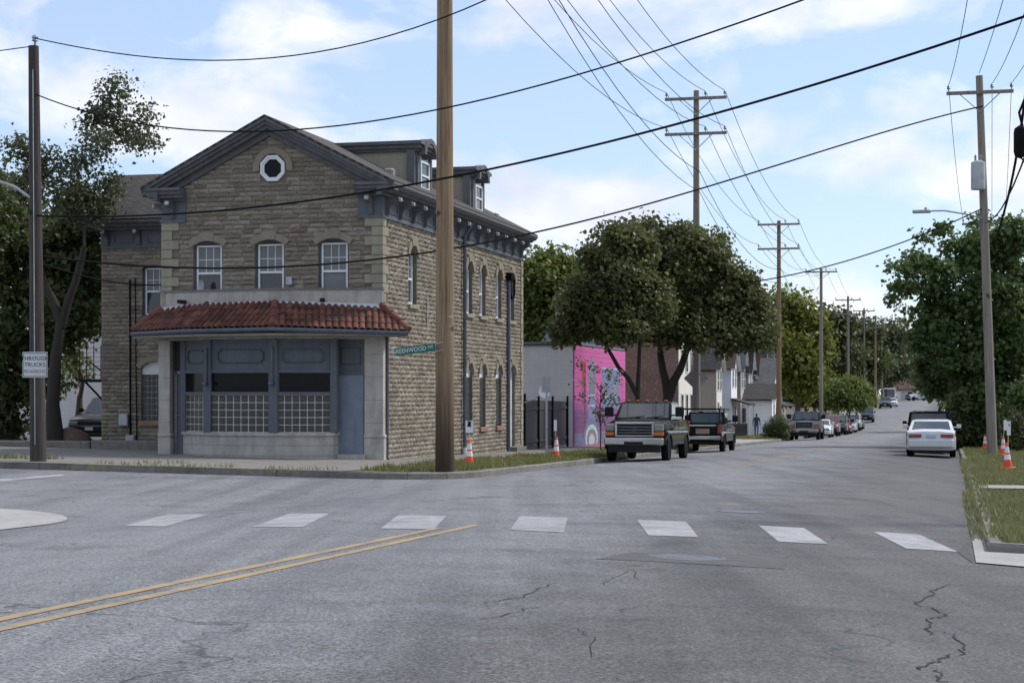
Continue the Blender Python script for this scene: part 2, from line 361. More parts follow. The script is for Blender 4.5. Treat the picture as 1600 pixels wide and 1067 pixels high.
# ------------------------------------------------------------------ ground sheets
def sheet(name, cells, zf, m, kind='structure'):
    """cells: list of (s,t) quads; shared verts by rounding"""
    idx = {}; b = MB(); fs = []
    def V(s, t):
        k = (round(s, 3), round(t, 3))
        if k not in idx: idx[k] = len(b.v); b.v.append((*W(s, t), zf(s, t)))
        return idx[k]
    for q in cells: fs.append(tuple(V(*c) for c in q))
    b.f = fs; o = b.build(name, m, smooth=True); o['kind'] = kind; return o
def lin(a, b, step): n = max(1, round((b - a) / step)); return [a + (b - a) * i / n for i in range(n + 1)]
def cells_of(ss, ts, keep=lambda s, t: True):
    return [((ss[i], ts[j]), (ss[i+1], ts[j]), (ss[i+1], ts[j+1]), (ss[i], ts[j+1])) for i in range(len(ss)-1) for j in range(len(ts)-1) if keep((ss[i]+ss[i+1])/2, (ts[j]+ts[j+1])/2)]
far = [-1500, -700, -350, -160, -90, -60, -40, -25, -15]
sheet('ground', cells_of(far + lin(-10, 20, 3) + [30, 50, 90, 200, 500, 1500], [-300, -120, -60, -20, 0] + lin(10, 400, 10) + [450, 600, 1000, 2500]), lambda s, t: zroad(s, t) - .12, GRASSG)
TSTEP = lin(-20, 60, 1.5) + lin(62, 200, 4) + lin(206, 420, 8)[0:]
SMAIN = lin(-8, -5.6, .8)[:-1] + lin(-5.6, 5.6, .93) + [6.2]
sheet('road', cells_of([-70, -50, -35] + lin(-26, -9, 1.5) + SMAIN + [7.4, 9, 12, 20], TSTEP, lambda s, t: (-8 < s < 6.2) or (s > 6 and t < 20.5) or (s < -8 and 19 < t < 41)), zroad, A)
TK, SK, RK, SR = 39.2, -5.4, 2.6, 5.8                                  # far kerb of the side street, left kerb, corner radius, right kerb
def s_edge(t):
    if t >= TK + RK: return SK
    dt = TK + RK - t; return SK - RK + math.sqrt(max(RK * RK - dt * dt, 0))
def strip(name, ts, sl, sr, zf, m, n=3, kind='structure'):
    cl = []
    for j in range(len(ts) - 1):
        for i in range(n):
            def S(t, k): a, b = sl(t), sr(t); return a + (b - a) * k / n
            cl.append(((S(ts[j], i), ts[j]), (S(ts[j], i+1), ts[j]), (S(ts[j+1], i+1), ts[j+1]), (S(ts[j+1], i), ts[j+1])))
    return sheet(name, cl, zf, m, kind)
TB = [TK, TK + .05, TK + .2, TK + .5, TK + .9, TK + 1.4, TK + 2, TK + RK] + lin(43, 62, 1.5) + lin(66, 200, 4) + lin(208, 420, 8)
strip('left_verge', TB, lambda t: -8.2, lambda t: s_edge(t) - .14, zside, GRASSG, 3)
strip('left_lots', TB, lambda t: -75, lambda t: -8.2, zside, DIRT, 16)
sheet('corner_sidewalk', cells_of(lin(-62, -14, 3) + lin(-13, -8.0, 1), lin(TK + .14, 52.5, 1.2)), lambda s, t: zside(s, t) + .012, CONC)
strip('sidewalk', lin(52.5, 60, 1.5) + lin(64, 360, 4), lambda t: -10.2, lambda t: -8.0, lambda s, t: zside(s, t) + .012, CONC, 2)
strip('driveway_apron', lin(90, 116, 2), lambda t: -8.0, lambda t: SK - .14, lambda s, t: zside(s, t) + .014, WALK, 3)
# right side: verge, walk, lawn
TR = lin(20.5, 62, 1.5) + lin(66, 420, 6)
strip('right_verge', TR, lambda t: SR + .14, lambda t: 9.2, zside, GRASSG, 3)
strip('right_lots', TR, lambda t: 9.2, lambda t: 80, zside, GRASSG, 12)
strip('right_sidewalk', lin(20.5, 60, 2) + lin(66, 360, 6), lambda t: 9.4, lambda t: 10.8, lambda s, t: zside(s, t) + .012, WALK, 2)
sheet('entrance_walk', cells_of(lin(5.95, 9.4, .6), [35.8, 37.5]), lambda s, t: zside(s, t) + .03, WALK)
# near left corner island
def isl(t): return -6.6 - (0 if t < 21.6 else (3.2 - math.sqrt(max(0, 3.2**2 - (t - 21.6)**2))))
strip('near_left_corner', lin(5, 21, 2) + lin(21.6, 24.6, .3), lambda t: -40, lambda t: isl(t) - .9, zside, WHITECONC, 8)
strip('gutter_apron', lin(5, 21, 2) + lin(21.6, 24.79, .3), lambda t: isl(t) - .9 - (0), lambda t: isl(t) + 0.75, lambda s, t: zroad(s, t) + .012, WHITECONC, 2)
def kerb(name, path, zf=zroad, m=KERBM, w=.15, h=KERB + .012):
    b = MB(); n = len(path); secs = []
    for i, (s, t) in enumerate(path):
        a = path[max(i-1, 0)]; c = path[min(i+1, n-1)]; d = Vector((c[0]-a[0], c[1]-a[1])).normalized(); nn = Vector((-d.y, d.x))     # left of travel = towards the block
        z = zf(s, t); jig = .008 * math.sin(i * 2.3)
        for off, dz in ((0, -.1), (.0, h - .03), (.03, h + jig), (w, h + jig), (w, -.1)):
            q = W(s + nn.x * off, t + nn.y * off); secs.append((*q, z + dz))
    fs = [(i*5 + k, i*5 + k + 1, (i+1)*5 + k + 1, (i+1)*5 + k) for i in range(n-1) for k in range(4)] + [(4, 3, 2, 1, 0), tuple((n-1)*5 + k for k in range(5))]
    b.add(secs, fs); o = b.build(name, m); o['kind'] = 'structure'; return o
arc = [(SK - RK + RK * math.sin(a), TK + RK - RK * math.cos(a)) for a in lin(0, R(90), .2)]
kerb('left_kerb', [(s, TK) for s in lin(-62, SK - RK - .5, 1.2)] + arc + [(SK, t) for t in lin(TK + RK + .5, 90, 1.5)] + [(SK, t) for t in lin(94, 400, 5)])
kerb('right_kerb', [(SR, t) for t in list(reversed(lin(66, 400, 6)))] + [(SR, t) for t in list(reversed(lin(20.5, 62, 1.5)))] + [(SR + .6, 20.2), (SR + 4, 20.1), (SR + 12, 20.1)], h=KERBR + .01)
kerb('island_kerb', [(isl(t) - .9, t) for t in reversed(lin(5, 24.6, .5))][::-1][::-1])

# ------------------------------------------------------------------ paint and ironwork on the road
WHITEP = paint('white_road_paint', (.37, .37, .38), .75); YELP = paint('yellow_road_paint', (.43, .29, .115), .75); YELW = paint('worn_yellow_paint', (.28, .22, .11), .9)
def drape(name, quad_px, m, lift=.004, nseg=6, label=None):
    P = [Vector(on_ground(*p)) for p in quad_px]; b = MB(); n = nseg
    for j in range(n + 1):
        for i in range(n + 1):
            u, v = i / n, j / n; q = P[0]*(1-u)*(1-v) + P[1]*u*(1-v) + P[2]*u*v + P[3]*(1-u)*v; s, t = ST_of(q.x, q.y); b.v.append((q.x, q.y, zroad(s, t) + lift))
    b.f = [(j*(n+1)+i, j*(n+1)+i+1, (j+1)*(n+1)+i+1, (j+1)*(n+1)+i) for j in range(n) for i in range(n)]
    o = b.build(name, m, smooth=True); o['kind'] = 'structure'; return o
for q in ([(193,822),(262,803.5),(328,803.5),(258,822.5)], [(393,823.5),(452,802.5),(515,802.5),(473,823.5)], [(594,826),(624,804),(698,806),(678,827)],
          [(797,828),(812,806.5),(887,809),(881,832)], [(1013,836.5),(995,812),(1072,815),(1091,839)], [(1216,846),(1185,821),(1256,825),(1295,850.5)], [(1416,857),(1364.5,831),(1436,835),(1496,862)]):
    drape('crosswalk_bar', q, WHITEP)
def ribbon(name, s0, s1, ts, m, lift=.004):
    return strip(name, ts, lambda t: s0, lambda t: s1, lambda s, t: zroad(s, t) + lift, m, 1)
def yellow(s, t0, t1, m, name='centre_line'): ribbon(name, s - .055, s + .055, lin(t0, t1, 1.5 if t1 < 60 else 4), m)
yellow(-.16, -3, 20.3, YELP); yellow(.10, -3, 21.0, YELP)
yellow(-.16, 46, 350, YELW); yellow(.10, 46, 350, YELW)
drape('stop_bar', [(0,748),(95,741),(103,743),(0,752)], paint('worn_white_paint', (.42, .42, .43), .8))
drape('road_patch', [(930,873),(985,863),(1229,868),(1226,889)], mat('patch_asphalt', (.105, .103, .102), .9, scale=4, fine=.7, bump=.4, bscale=50), .0028, 12)
drape('kerb_ramp', [(1525,880),(1518.5,843),(1640,841),(1640,890)], WHITECONC, .012)
drape('kerb_patch', [(1496,862),(1508,850),(1522,876),(1520,880)], mat('kerb_asphalt', (.06, .06, .06), .9), .005)
IRON = mat('cast_iron', (.13, .138, .155), .6, scale=14, metal=.1, bump=.4, bscale=60)
def manhole(px, py, r, label):
    x, y, z = on_ground(px, py); o = thing('manhole_cover', label, 'manhole cover', (x, y, z), -TH, 'manhole covers in the road'); s, t = ST_of(x, y)
    nv = Vector((-(zroad(s + .3, t) - zroad(s - .3, t)) / .6, -(zroad(s, t + .3) - zroad(s, t - .3)) / .6, 1)).normalized(); o.rotation_euler = (Matrix.Rotation(-TH, 3, 'Z') @ nv.to_track_quat('Z', 'Y').to_matrix()).to_euler()
    b = MB(); b.lathe([(r, -.03), (r, .005), (r - .035, .007), (r - .035, .003), (0.001, .003)], 28); b.build('rim', IRON, o)
    b = MB(); b.lathe([(r - .05, -.01), (r - .05, .006), (r * .55, .006), (r * .54, .0085), (r * .5, .0085), (r * .49, .006), (.001, .006)], 28); b.build('lid', IRON, o)
manhole(1074, 870.5, .36, 'round iron manhole cover in the dark patch before the crosswalk'); manhole(1157, 799, .33, 'faint iron manhole cover beyond the crosswalk in the right lane')

CRK = mat('crack_tar', (.02, .02, .021), .9)
def crack(pix, w=.016):
    P = [Vector(on_ground(*p)) for p in pix]; r = random.Random(int(pix[0][0])); Q = []
    for i in range(len(P) - 1):
        for k in range(4): q = P[i].lerp(P[i+1], k / 4); Q.append(q + Vector((r.uniform(-.03, .03), r.uniform(-.05, .05), 0)) * (k > 0))
    Q.append(P[-1]); b = MB()
    for i, q in enumerate(Q):
        d = (Q[min(i+1, len(Q)-1)] - Q[max(i-1, 0)]); nn = Vector((-d.y, d.x, 0)).normalized() * w * .5 * r.uniform(.55, 1.1) * (.25 if i in (0, len(Q)-1) else 1)
        for e in (-1, 1): a = q + nn * e; s, t = ST_of(a.x, a.y); b.v.append((a.x, a.y, zroad(s, t) + .004))
    b.f = [(2*i, 2*i+1, 2*i+3, 2*i+2) for i in range(len(Q)-1)]; o = b.build('road_crack', CRK); o['kind'] = 'structure'
for pix, w in (([(1482,914),(1462,922),(1460,928),(1436,940),(1432,944),(1460,952),(1478,960),(1470,966),(1448,966),(1454,980),(1452,992)], .016), ([(1455,985),(1492,990),(1505,1012),(1508,1020),(1480,1024),(1470,1034),(1438,1042),(1440,1046)], .016), ([(1090,1010),(1160,1013),(1220,1018),(1290,1027),(1350,1034),(1430,1041)], .008),
               ([(757,943),(794,936),(819,932),(841,919),(866,912)], .013), ([(750,968),(801,957),(826,950),(848,949)], .010), ([(640,829),(700,828),(787,830)], .012), ([(1466,1046),(1472,1056),(1464,1062),(1480,1066)], .018), ([(1000,905),(985,890),(960,902),(945,915)], .008), ([(870,975),(905,985),(930,1000),(925,1030)], .007), ([(1085,790),(1140,798),(1200,800),(1290,806)], .01), ([(130,1035),(190,1028),(240,1035)], .006)): crack(pix, w)
# ------------------------------------------------------------------ the stone corner building
STONE = rockface('rock_faced_stone', (.188, .158, .122), (.37, .328, .265), (.205, .168, .13)); QUOIN = streaky('dressed_quoin_stone', (.33, .30, .225), (.20, .18, .135), .7); VOUS = streaky('arch_stone', (.275, .235, .18), (.19, .16, .125), .6)
MORTAR = mat('mortar', (.17, .15, .125), .95, bump=.3); LIME = streaky('limestone', (.46, .43, .39), (.235, .215, .19), .75, sc=(2.5, 2.5, .6)); BLUEP = streaky('blue_grey_paint', (.118, .132, .152), (.078, .086, .098), .6, .6, bump=.1); BLUED = streaky('weathered_blue_trim', (.135, .137, .146), (.075, .076, .081), .7, .7, bump=.15)
BLUEL = streaky('pale_blue_board', (.21, .25, .31), (.145, .17, .21), .7, .65, bump=.1, fineamt=.5); WHITEF = mat('white_vinyl_frame', (.72, .73, .74), .5, var=.06); PANE = glassy('window_glass', (.020, .023, .028)); DARKGL = glassy('dark_glass', (.006, .007, .008), .10, .10)
BLIND = mat('window_blind', (.20, .205, .21), .7, var=.12, scale=2); BEIGE = streaky('beige_board', (.36, .33, .255), (.26, .235, .19), .5); SHING = shingle('brown_shingles', (.078, .071, .068), (.112, .104, .10)); DARKMET = mat('dark_gutter_metal', (.10, .115, .14), .5, metal=.3, scale=4); TERRA = mat('terracotta_tile', (.135, .052, .036), .85, var=.5, scale=2.5, rnd=.9, fine=.4, bump=.3, bscale=40)
GREYMET = mat('grey_metal', (.42, .43, .45), .45, metal=.5, scale=5); GBLOCK = glassy('glass_block', (.045, .048, .046), .16, .35); GROUT = mat('pale_grout', (.42, .40, .35), .9); WHITEP2 = mat('white_board', (.66, .67, .69), .6, var=.1)
BZ = -.54; bx, by = W(-10.27, 48.97)
BLD = thing('stone_building', 'two storey rock-faced stone corner building with red tile shopfront canopy and gabled roof', 'building', (bx, by, BZ), -TH)
BW, BLEN, HS = 6.7, 16.8, 6.91
def MF(a, o, h): return (-a, -o, h)
def MS(a, o, h): return (o, a, h)
WT = 7.9
def MW(a, o, h): return (-BW - a, WT - o, h)
def xf(b, fn): b.v = [fn(*p) for p in b.v]; return b
def wall_cells(a0, a1, h0, h1, openings, th=.3):
    xs = sorted({a0, a1, *[v for o in openings for v in o[:2]]}); zs = sorted({h0, h1, *[v for o in openings for v in o[2:]]}); b = MB()
    for j in range(len(zs) - 1):
        run = None
        for i in range(len(xs)):
            solid = i < len(xs) - 1 and not any(o[0] < (xs[i]+xs[i+1])/2 < o[1] and o[2] < (zs[j]+zs[j+1])/2 < o[3] for o in openings)
            if solid and run is None: run = xs[i]
            if not solid and run is not None: b.box(run, xs[i], -th, 0, zs[j], zs[j+1]); run = None
    return b
rng = random.Random(5)
def stone_variant(seed):
    r = random.Random(seed); vs = []; nx, nz = 4, 3
    for j in range(nz + 1):
        for i in range(nx + 1):
            edge = i in (0, nx) or j in (0, nz)
            vs.append((i / nx + (0 if i in (0, nx) else r.uniform(-.05, .05)), -(r.uniform(.18, .4) if edge else r.uniform(.6, 1.05)), j / nz + (0 if j in (0, nz) else r.uniform(-.06, .06))))
    fs = [(j*(nx+1)+i, j*(nx+1)+i+1, (j+1)*(nx+1)+i+1, (j+1)*(nx+1)+i) for j in range(nz) for i in range(nx)]
    per = [i for i in range(nx+1)] + [(j)*(nx+1)+nx for j in range(1, nz+1)] + [nz*(nx+1)+i for i in range(nx-1, -1, -1)] + [j*(nx+1) for j in range(nz-1, 0, -1)]
    o = len(vs); vs += [(vs[k][0], 0.0, vs[k][2]) for k in per]; m = len(per)
    fs += [(per[k], o + k, o + (k+1) % m, per[(k+1) % m]) for k in range(m)]
    return vs, fs
SV = [stone_variant(100 + k) for k in range(10)]
SVM = []
for k, (v, f) in enumerate(SV):
    b = MB(); b.add(v, f); SVM.append(b.mesh('stone', STONE, False))
CH, SD = .135, .055
def courses(a0, a1, h0, h1, openings, lo=lambda h, j: 0, hi=None, top=None, seed=1, avg=.38):
    """rows of stones between a0 and a1 as (a, h, len)"""
    r = random.Random(seed); out = []; j0 = math.floor(h0 / CH); n = math.ceil((h1 - h0) / CH - 1e-6)
    for jj in range(n):
        j = j0 + jj; h = h0 + jj * CH; hm = h + CH / 2
        L0 = a0 + lo(h, jj); R0 = a1 - (hi(h, jj) if hi else 0)
        if top:
            tl = top(h + CH)
            if tl is None: continue
            L0, R0 = max(L0, tl[0]), min(R0, tl[1])
        segs = [(L0, R0)]
        for o in openings:
            if o[2] - CH * .25 < hm < o[3]:
                ns = []
                for (p, q) in segs:
                    if o[1] <= p or o[0] >= q: ns.append((p, q)); continue
                    if o[0] > p: ns.append((p, o[0]))
                    if o[1] < q: ns.append((o[1], q))
                segs = ns
        for p, q in segs:
            x = p
            while x < q - .04:
                l = r.uniform(avg * .6, avg * 1.45)
                if q - x - l < .16: l = q - x
                l = min(l, q - x); out.append((x, h, l)); x += l
    return out
def merged(stones, fn, seed):
    V = []; F = []; T = []; r = random.Random(seed)
    for (a, h, l) in stones:
        v, f = SV[r.randrange(10)]; o = len(V); t = r.random(); g = .006; d = SD * r.uniform(.75, 1.25)
        V += [fn(a + g + p[0] * (l - 2*g), -p[1] * d, h + g + p[2] * (CH - 2*g)) for p in v]; F += [tuple(i + o for i in q) for q in f]; T += [t] * len(v)
    return V, F, T
# windows ----------------------------------------------------------
def arch_pts(a0, a1, hs, rise, n=9):
    w = (a1 - a0) / 2; Rr = (w*w + rise*rise) / (2 * rise); c = hs + rise - Rr; th = math.asin(min(1, w / Rr)); am = (a0 + a1) / 2
    if rise > w - 1e-6: th = math.pi / 2
    return [(am + Rr * math.sin(-th + 2*th*i/n), c + Rr * math.cos(-th + 2*th*i/n)) for i in range(n + 1)], (am, c, Rr, th)
def voussoirs(fn, a0, a1, hs, rise, thick, nv, m=VOUS, proud=.085, parent=None):
    _, (am, c, Rr, th) = arch_pts(a0, a1, hs, rise); ext = .07 / (Rr + thick)
    for i in range(nv):
        t0 = -th - ext + (2*th + 2*ext) * i / nv; t1 = -th - ext + (2*th + 2*ext) * (i+1) / nv; key = .05 if (nv % 2 and i == nv // 2) else 0
        p = [(am + (Rr) * math.sin(t0 + (t1-t0)*k/3), c + Rr * math.cos(t0 + (t1-t0)*k/3)) for k in range(4)] + [(am + (Rr+thick+key) * math.sin(t1 + (t0-t1)*k/3), c + (Rr+thick+key) * math.cos(t1 + (t0-t1)*k/3)) for k in range(4)]
        b = MB().prism(p, -.1, proud + key * .4, 'y'); xf(b, fn); b.build('voussoir', m, parent or BLD)
def window(fn, a0, a1, h0, hs, rise, parent, blind=.5, munt=(3, 2), sill=True, frame=WHITEF, recess=.17, casing=BLUEP, sillm=QUOIN, openlow=0):
    """sash window in an arched opening: casing, white frame, panes, blind, muntins, sill"""
    pts, _ = arch_pts(a0, a1, hs, rise); o = -recess
    b = MB().prism([(a0, h0), (a1, h0)] + [(p, q) for p, q in reversed(pts)], o - .04, o, 'y'); xf(b, fn); w = b.build('window', casing, parent)
    b = MB(); n = len(pts)
    b.box(a0, a0 + .06, o, o + .07, h0, hs); b.box(a1 - .06, a1, o, o + .07, h0, hs)
    for i in range(n - 1): b.prism([pts[i], pts[i+1], (pts[i+1][0], pts[i+1][1] - .07), (pts[i][0], pts[i][1] - .07)], o, o + .06, 'y')
    xf(b, fn); b.build('casing', casing, w)
    f0, f1, g0, g1 = a0 + .065, a1 - .065, h0 + .03, hs + .02; fr = .05; mid = (g0 + g1) / 2; b = MB()
    for (p, q, r_, s_) in ((f0, f0+fr, g0, g1), (f1-fr, f1, g0, g1), (f0+fr, f1-fr, g0, g0+fr), (f0+fr, f1-fr, g1-fr, g1), (f0+fr, f1-fr, mid-.03, mid+.03)): b.box(p, q, o + .002, o + .075, r_, s_)
    if openlow: b.box(f0+fr, f1-fr, o + .002, o + .06, g0 + openlow, g0 + openlow + .045)
    xf(b, fn); b.build('frame', frame, w)
    for (p, q) in ((g0 + fr, mid - .03), (mid + .03, g1 - fr)):
        b = MB().box(f0 + fr, f1 - fr, o + .004, o + .018, p, q); xf(b, fn); b.build('pane', PANE, w)
    if blind > 0:
        b = MB(); z1 = g1 - fr; z0 = z1 - (z1 - g0) * blind; k = z1
        b.box(f0 + fr + .01, f1 - fr - .01, o + .019, o + .023, z0, z1); xf(b, fn); b.build('blind', BLIND, w)
    b = MB(); wz0, wz1 = mid + .03, g1 - fr
    for i in range(1, munt[0]): x = f0 + fr + (f1 - f0 - 2*fr) * i / munt[0]; b.box(x - .009, x + .009, o + .024, o + .036, wz0, wz1)
    for j in range(1, munt[1]): z = wz0 + (wz1 - wz0) * j / munt[1]; b.box(f0 + fr, f1 - fr, o + .025, o + .034, z - .009, z + .009)
    xf(b, fn); b.build('muntin', frame, w)
    if sill: b = MB().bev(a0 - .06, a1 + .06, -.1, .10, h0 - .13, h0, .012); xf(b, fn); b.build('sill', sillm, w)
    return w
def block_mesh(name='glass_block', w=.2, h=.2):
    b = MB().bev(.010, w - .010, -.04, .03, .010, h - .010, .014); b.bev(.05, w - .05, .028, .038, .05, h - .05, .008); return b.mesh(name, GBLOCK)
GBM = block_mesh()
def put_blocks(parent, M, nx, nz, bw, bh):
    for j in range(nz):
        for i in range(nx):
            o = link('glass_block', GBM, parent); o.matrix_local = M @ Matrix.Translation((i * bw, 0, j * bh)) @ Matrix.Diagonal((bw / .2, 1, bh / .2, 1))
# front ------------------------------------------------------------
FW = [(.98, 1.90), (2.925, 3.845), (4.845, 5.765)]
fopen = [(a, b, 4.56, 6.33) for a, b in FW]
b = wall_cells(0, BW, 4.3, HS, fopen); b.box(0, .44, -.3, 0, -.6, 4.3); b.box(6.46, BW, -.3, 0, -.6, 4.3); b.box(.44, 6.46, -.3, 0, 3.42, 4.3)
RS = .514; RID = 9.84
b.prism([(0, HS), (BW, HS), (BW, 7.7), (BW/2, 7.7 + BW/2 * RS), (0, 7.7)], -.3, 0, 'y'); xf(b, MF); b.build('front_wall', MORTAR, BLD)
ql = lambda h, j: .49 if (j // 2) % 2 == 0 else .28
oct_o = (3.275 - .40, 3.275 + .40, 8.38 - .40, 8.38 + .40)
hf0 = HS - 19 * CH
fs1 = courses(0, BW, hf0, HS, fopen, ql, ql, None, 3)
def gtop(h):
    k = (RID - .42 - h) / RS
    if k < .1: return None
    return (max(.0 if h > 7.64 else .70, BW/2 - k), min(BW if h > 7.64 else BW - .70, BW/2 + k))
fs2 = courses(0, BW, HS, RID - .5, [oct_o], lambda h, j: 0, None, gtop, 4)
allf = sorted(fs1 + fs2, key=lambda q: -q[2]); ind, rest = allf[:300], allf[300:]
for (a, h, l) in ind:
    link('stone', SVM[rng.randrange(10)], BLD, (-(a + l) + .006, 0, h + .006), None, (l - .012, SD * rng.uniform(.75, 1.25), CH - .012))
for (a, bb) in FW:
    i = FW.index((a, bb)); window(MF, a, bb, 4.56, 6.19, .14, BLD, (.5, .5, 1)[2 - i] if i else .98, (3, 2), True, openlow=.3 if i == 1 else 0)
    voussoirs(MF, a, bb, 6.19, .14, .2, 3)
# octagon
w8 = [(3.275 + .40 * math.cos(R(22.5 + 45*k)), 8.38 + .40 * math.sin(R(22.5 + 45*k))) for k in range(8)]
b = MB()
for k in range(8):
    p, q = w8[k], w8[(k+1) % 8]; c = (3.275, 8.38); i1 = tuple(c[j] + (q[j]-c[j]) * .70 for j in (0, 1)); i0 = tuple(c[j] + (p[j]-c[j]) * .70 for j in (0, 1)); m1 = tuple(c[j] + (q[j]-c[j]) * .85 for j in (0, 1)); m0 = tuple(c[j] + (p[j]-c[j]) * .85 for j in (0, 1))
    b.prism([p, q, m1, m0], 0, .09, 'y'); b.prism([m0, m1, i1, i0], 0, .065, 'y')
xf(b, MF); ow = b.build('octagon_window', WHITEF, BLD)
b = MB().prism([(3.275 + (x-3.275)*.71, 8.38 + (z-8.38)*.71) for x, z in w8], .001, .02, 'y'); xf(b, MF); b.build('pane', DARKGL, ow)
for k in range(9):
    t0, t1 = R(-8 + k * 21.8), R(-8 + (k+1) * 21.8); r0, r1 = .43, .62
    p = [(3.275 + r0*math.cos(t0), 8.38 + r0*math.sin(t0)), (3.275 + r1*math.cos(t0), 8.38 + r1*math.sin(t0)), (3.275 + r1*math.cos(t1), 8.38 + r1*math.sin(t1)), (3.275 + r0*math.cos(t1), 8.38 + r0*math.sin(t1))]
    b = MB().prism(p, 0, .075, 'y'); xf(b, MF); b.build('voussoir', VOUS, BLD)
# side -------------------------------------------------------------
KU = [2.93, 6.1, 9.31, 11.06, 13.29, 15.18]; KG = [9.31, 11.06, 13.29]
sopen = [(k - .41, k + .41, 4.56, 6.33) for k in KU] + [(k - .41, k + .41, .74, 2.92) for k in KG] + [(14.72, 15.72, -.05, 2.95)]
b = wall_cells(0, BLEN, -.8, HS, sopen); xf(b, MS); b.build('side_wall', MORTAR, BLD)
qs = lambda h, j: .28 if (j // 2) % 2 == 0 else .47
hs0 = HS - 56 * CH
ss = courses(0, BLEN, hs0, HS, sopen, qs, lambda h, j: .30 if (j // 2) % 2 else .22, None, 7)
for k in KU:
    window(MS, k - .41, k + .41, 4.56, 6.05, .28, BLD, .0 if k in (2.93,) else .45, (1, 1) if k > 5 else (3, 2), True); voussoirs(MS, k - .41, k + .41, 6.05, .28, .2, 3)
for k in KG:
    voussoirs(MS, k - .41, k + .41, 2.62, .30, .2, 3)
    pts, _ = arch_pts(k - .41, k + .41, 2.62, .30); b = MB().prism([(k-.41, 2.45), (k+.41, 2.45)] + list(reversed(pts)), -.1, -.07, 'y'); xf(b, MS); gw = b.build('block_window', WHITEP2, BLD)
    b = MB().box(k - .41, k + .41, -.16, -.088, .74, 2.45); xf(b, MS); b.build('grout', mat('grey_grout', (.30, .31, .29), .9), gw)
    Mx = Matrix(((0, -1, 0, -.10), (1, 0, 0, k - .40), (0, 0, 1, .75), (0, 0, 0, 1)))
    put_blocks(gw, Mx, 4, 8, .2, .21)
    b = MB().bev(k - .47, k + .47, -.1, .1, .58, .74, .015); xf(b, MS); b.build('sill', streaky('red_sill', (.28, .17, .13), (.2, .13, .1), .5) if k == KG[0] else bpy.data.materials['red_sill'], gw)
voussoirs(MS, 14.72, 15.72, 2.65, .30, .2, 3)
pts, _ = arch_pts(14.72, 15.72, 2.65, .30); b = MB().prism([(14.72, -.05), (15.72, -.05)] + list(reversed(pts)), -.15, -.1, 'y'); xf(b, MS); dr = b.build('side_door', WHITEP2, BLD)
b = MB(); b.box(14.86, 15.15, -.1, -.085, 1.3, 2.4); b.box(15.29, 15.58, -.1, -.085, 1.3, 2.4); b.box(14.86, 15.15, -.1, -.085, .2, 1.1); b.box(15.29, 15.58, -.1, -.085, .2, 1.1); xf(b, MS); b.build('door_panel', WHITEF, dr)
b = MB().box(14.1, 16.3, 0, .75, -.6, -.30); b.box(14.5, 16.0, 0, .4, -.30, -.05); xf(b, MS); b.build('door_step', CONC, BLD)
# wing -------------------------------------------------------------
WW = 6.05
wopen = [(4.05 - .46, 4.05 + .46, 4.56, 6.30), (4.05 - .5, 4.05 + .5, .95, 3.0)]
b = wall_cells(0, WW, -.8, HS, wopen); xf(b, MW); b.build('wing_wall', MORTAR, BLD); MB().box(-BW - WW, -BW - WW + .3, WT + .301, 12.0, -.8, HS).build('wing_end_wall', MORTAR, BLD)
sw = courses(0, WW, HS - 54 * CH, HS, wopen, None or (lambda h, j: 0), None, None, 9)
window(MW, 3.59, 4.51, 4.56, 6.17, .13, BLD, .5, (3, 2), True, sillm=BLUEP); voussoirs(MW, 3.59, 4.51, 6.17, .13, .2, 2)
pts, _ = arch_pts(3.55, 4.55, 2.78, .22); b = MB().prism([(3.55, 2.55), (4.55, 2.55)] + list(reversed(pts)), -.1, -.06, 'y'); xf(b, MW); gw = b.build('block_window', WHITEP2, BLD); voussoirs(MW, 3.55, 4.55, 2.78, .22, .2, 2)
b = MB().box(3.55, 4.55, -.16, -.088, .95, 2.55); xf(b, MW); b.build('grout', MATS['grey_grout'], gw)
put_blocks(gw, Matrix(((1, 0, 0, -BW - 4.55), (0, -1, 0, WT + .10), (0, 0, 1, .95), (0, 0, 0, 1))), 6, 8, 1 / 6, .2)
b = MB().bev(3.47, 4.63, -.1, .1, .78, .95, .015); xf(b, MW); b.build('sill', mat('tan_sill', (.30, .20, .12), .9), gw)
V, F, T = [], [], []
for st, fn, sd_ in ((rest, MF, 1), (ss, MS, 2), (sw, MW, 3)):
    v, f, t = merged(st, fn, sd_); o = len(V); V += v; F += [tuple(i + o for i in q) for q in f]; T += t
me = bpy.data.meshes.new('stone_courses'); me.from_pydata(V, [], F); me.update(); at_ = me.attributes.new('tone', 'FLOAT', 'POINT'); at_.data.foreach_set('value', T); me.materials.append(STONE)
bm = bmesh.new(); bm.from_mesh(me); bmesh.ops.recalc_face_normals(bm, faces=bm.faces); bm.to_mesh(me); bm.free()
stuff(link('stone_courses', me, BLD))
# back body so that nothing is open from the side or rear
MB().box(-BW, -.3, .301, BLEN - .001, -.8, 7.6).build('rear_body', MORTAR, BLD)
MB().box(-BW - WW + .301, -BW - .001, WT + .301, 12.0, -.8, 7.5).build('wing_body', MORTAR, BLD)
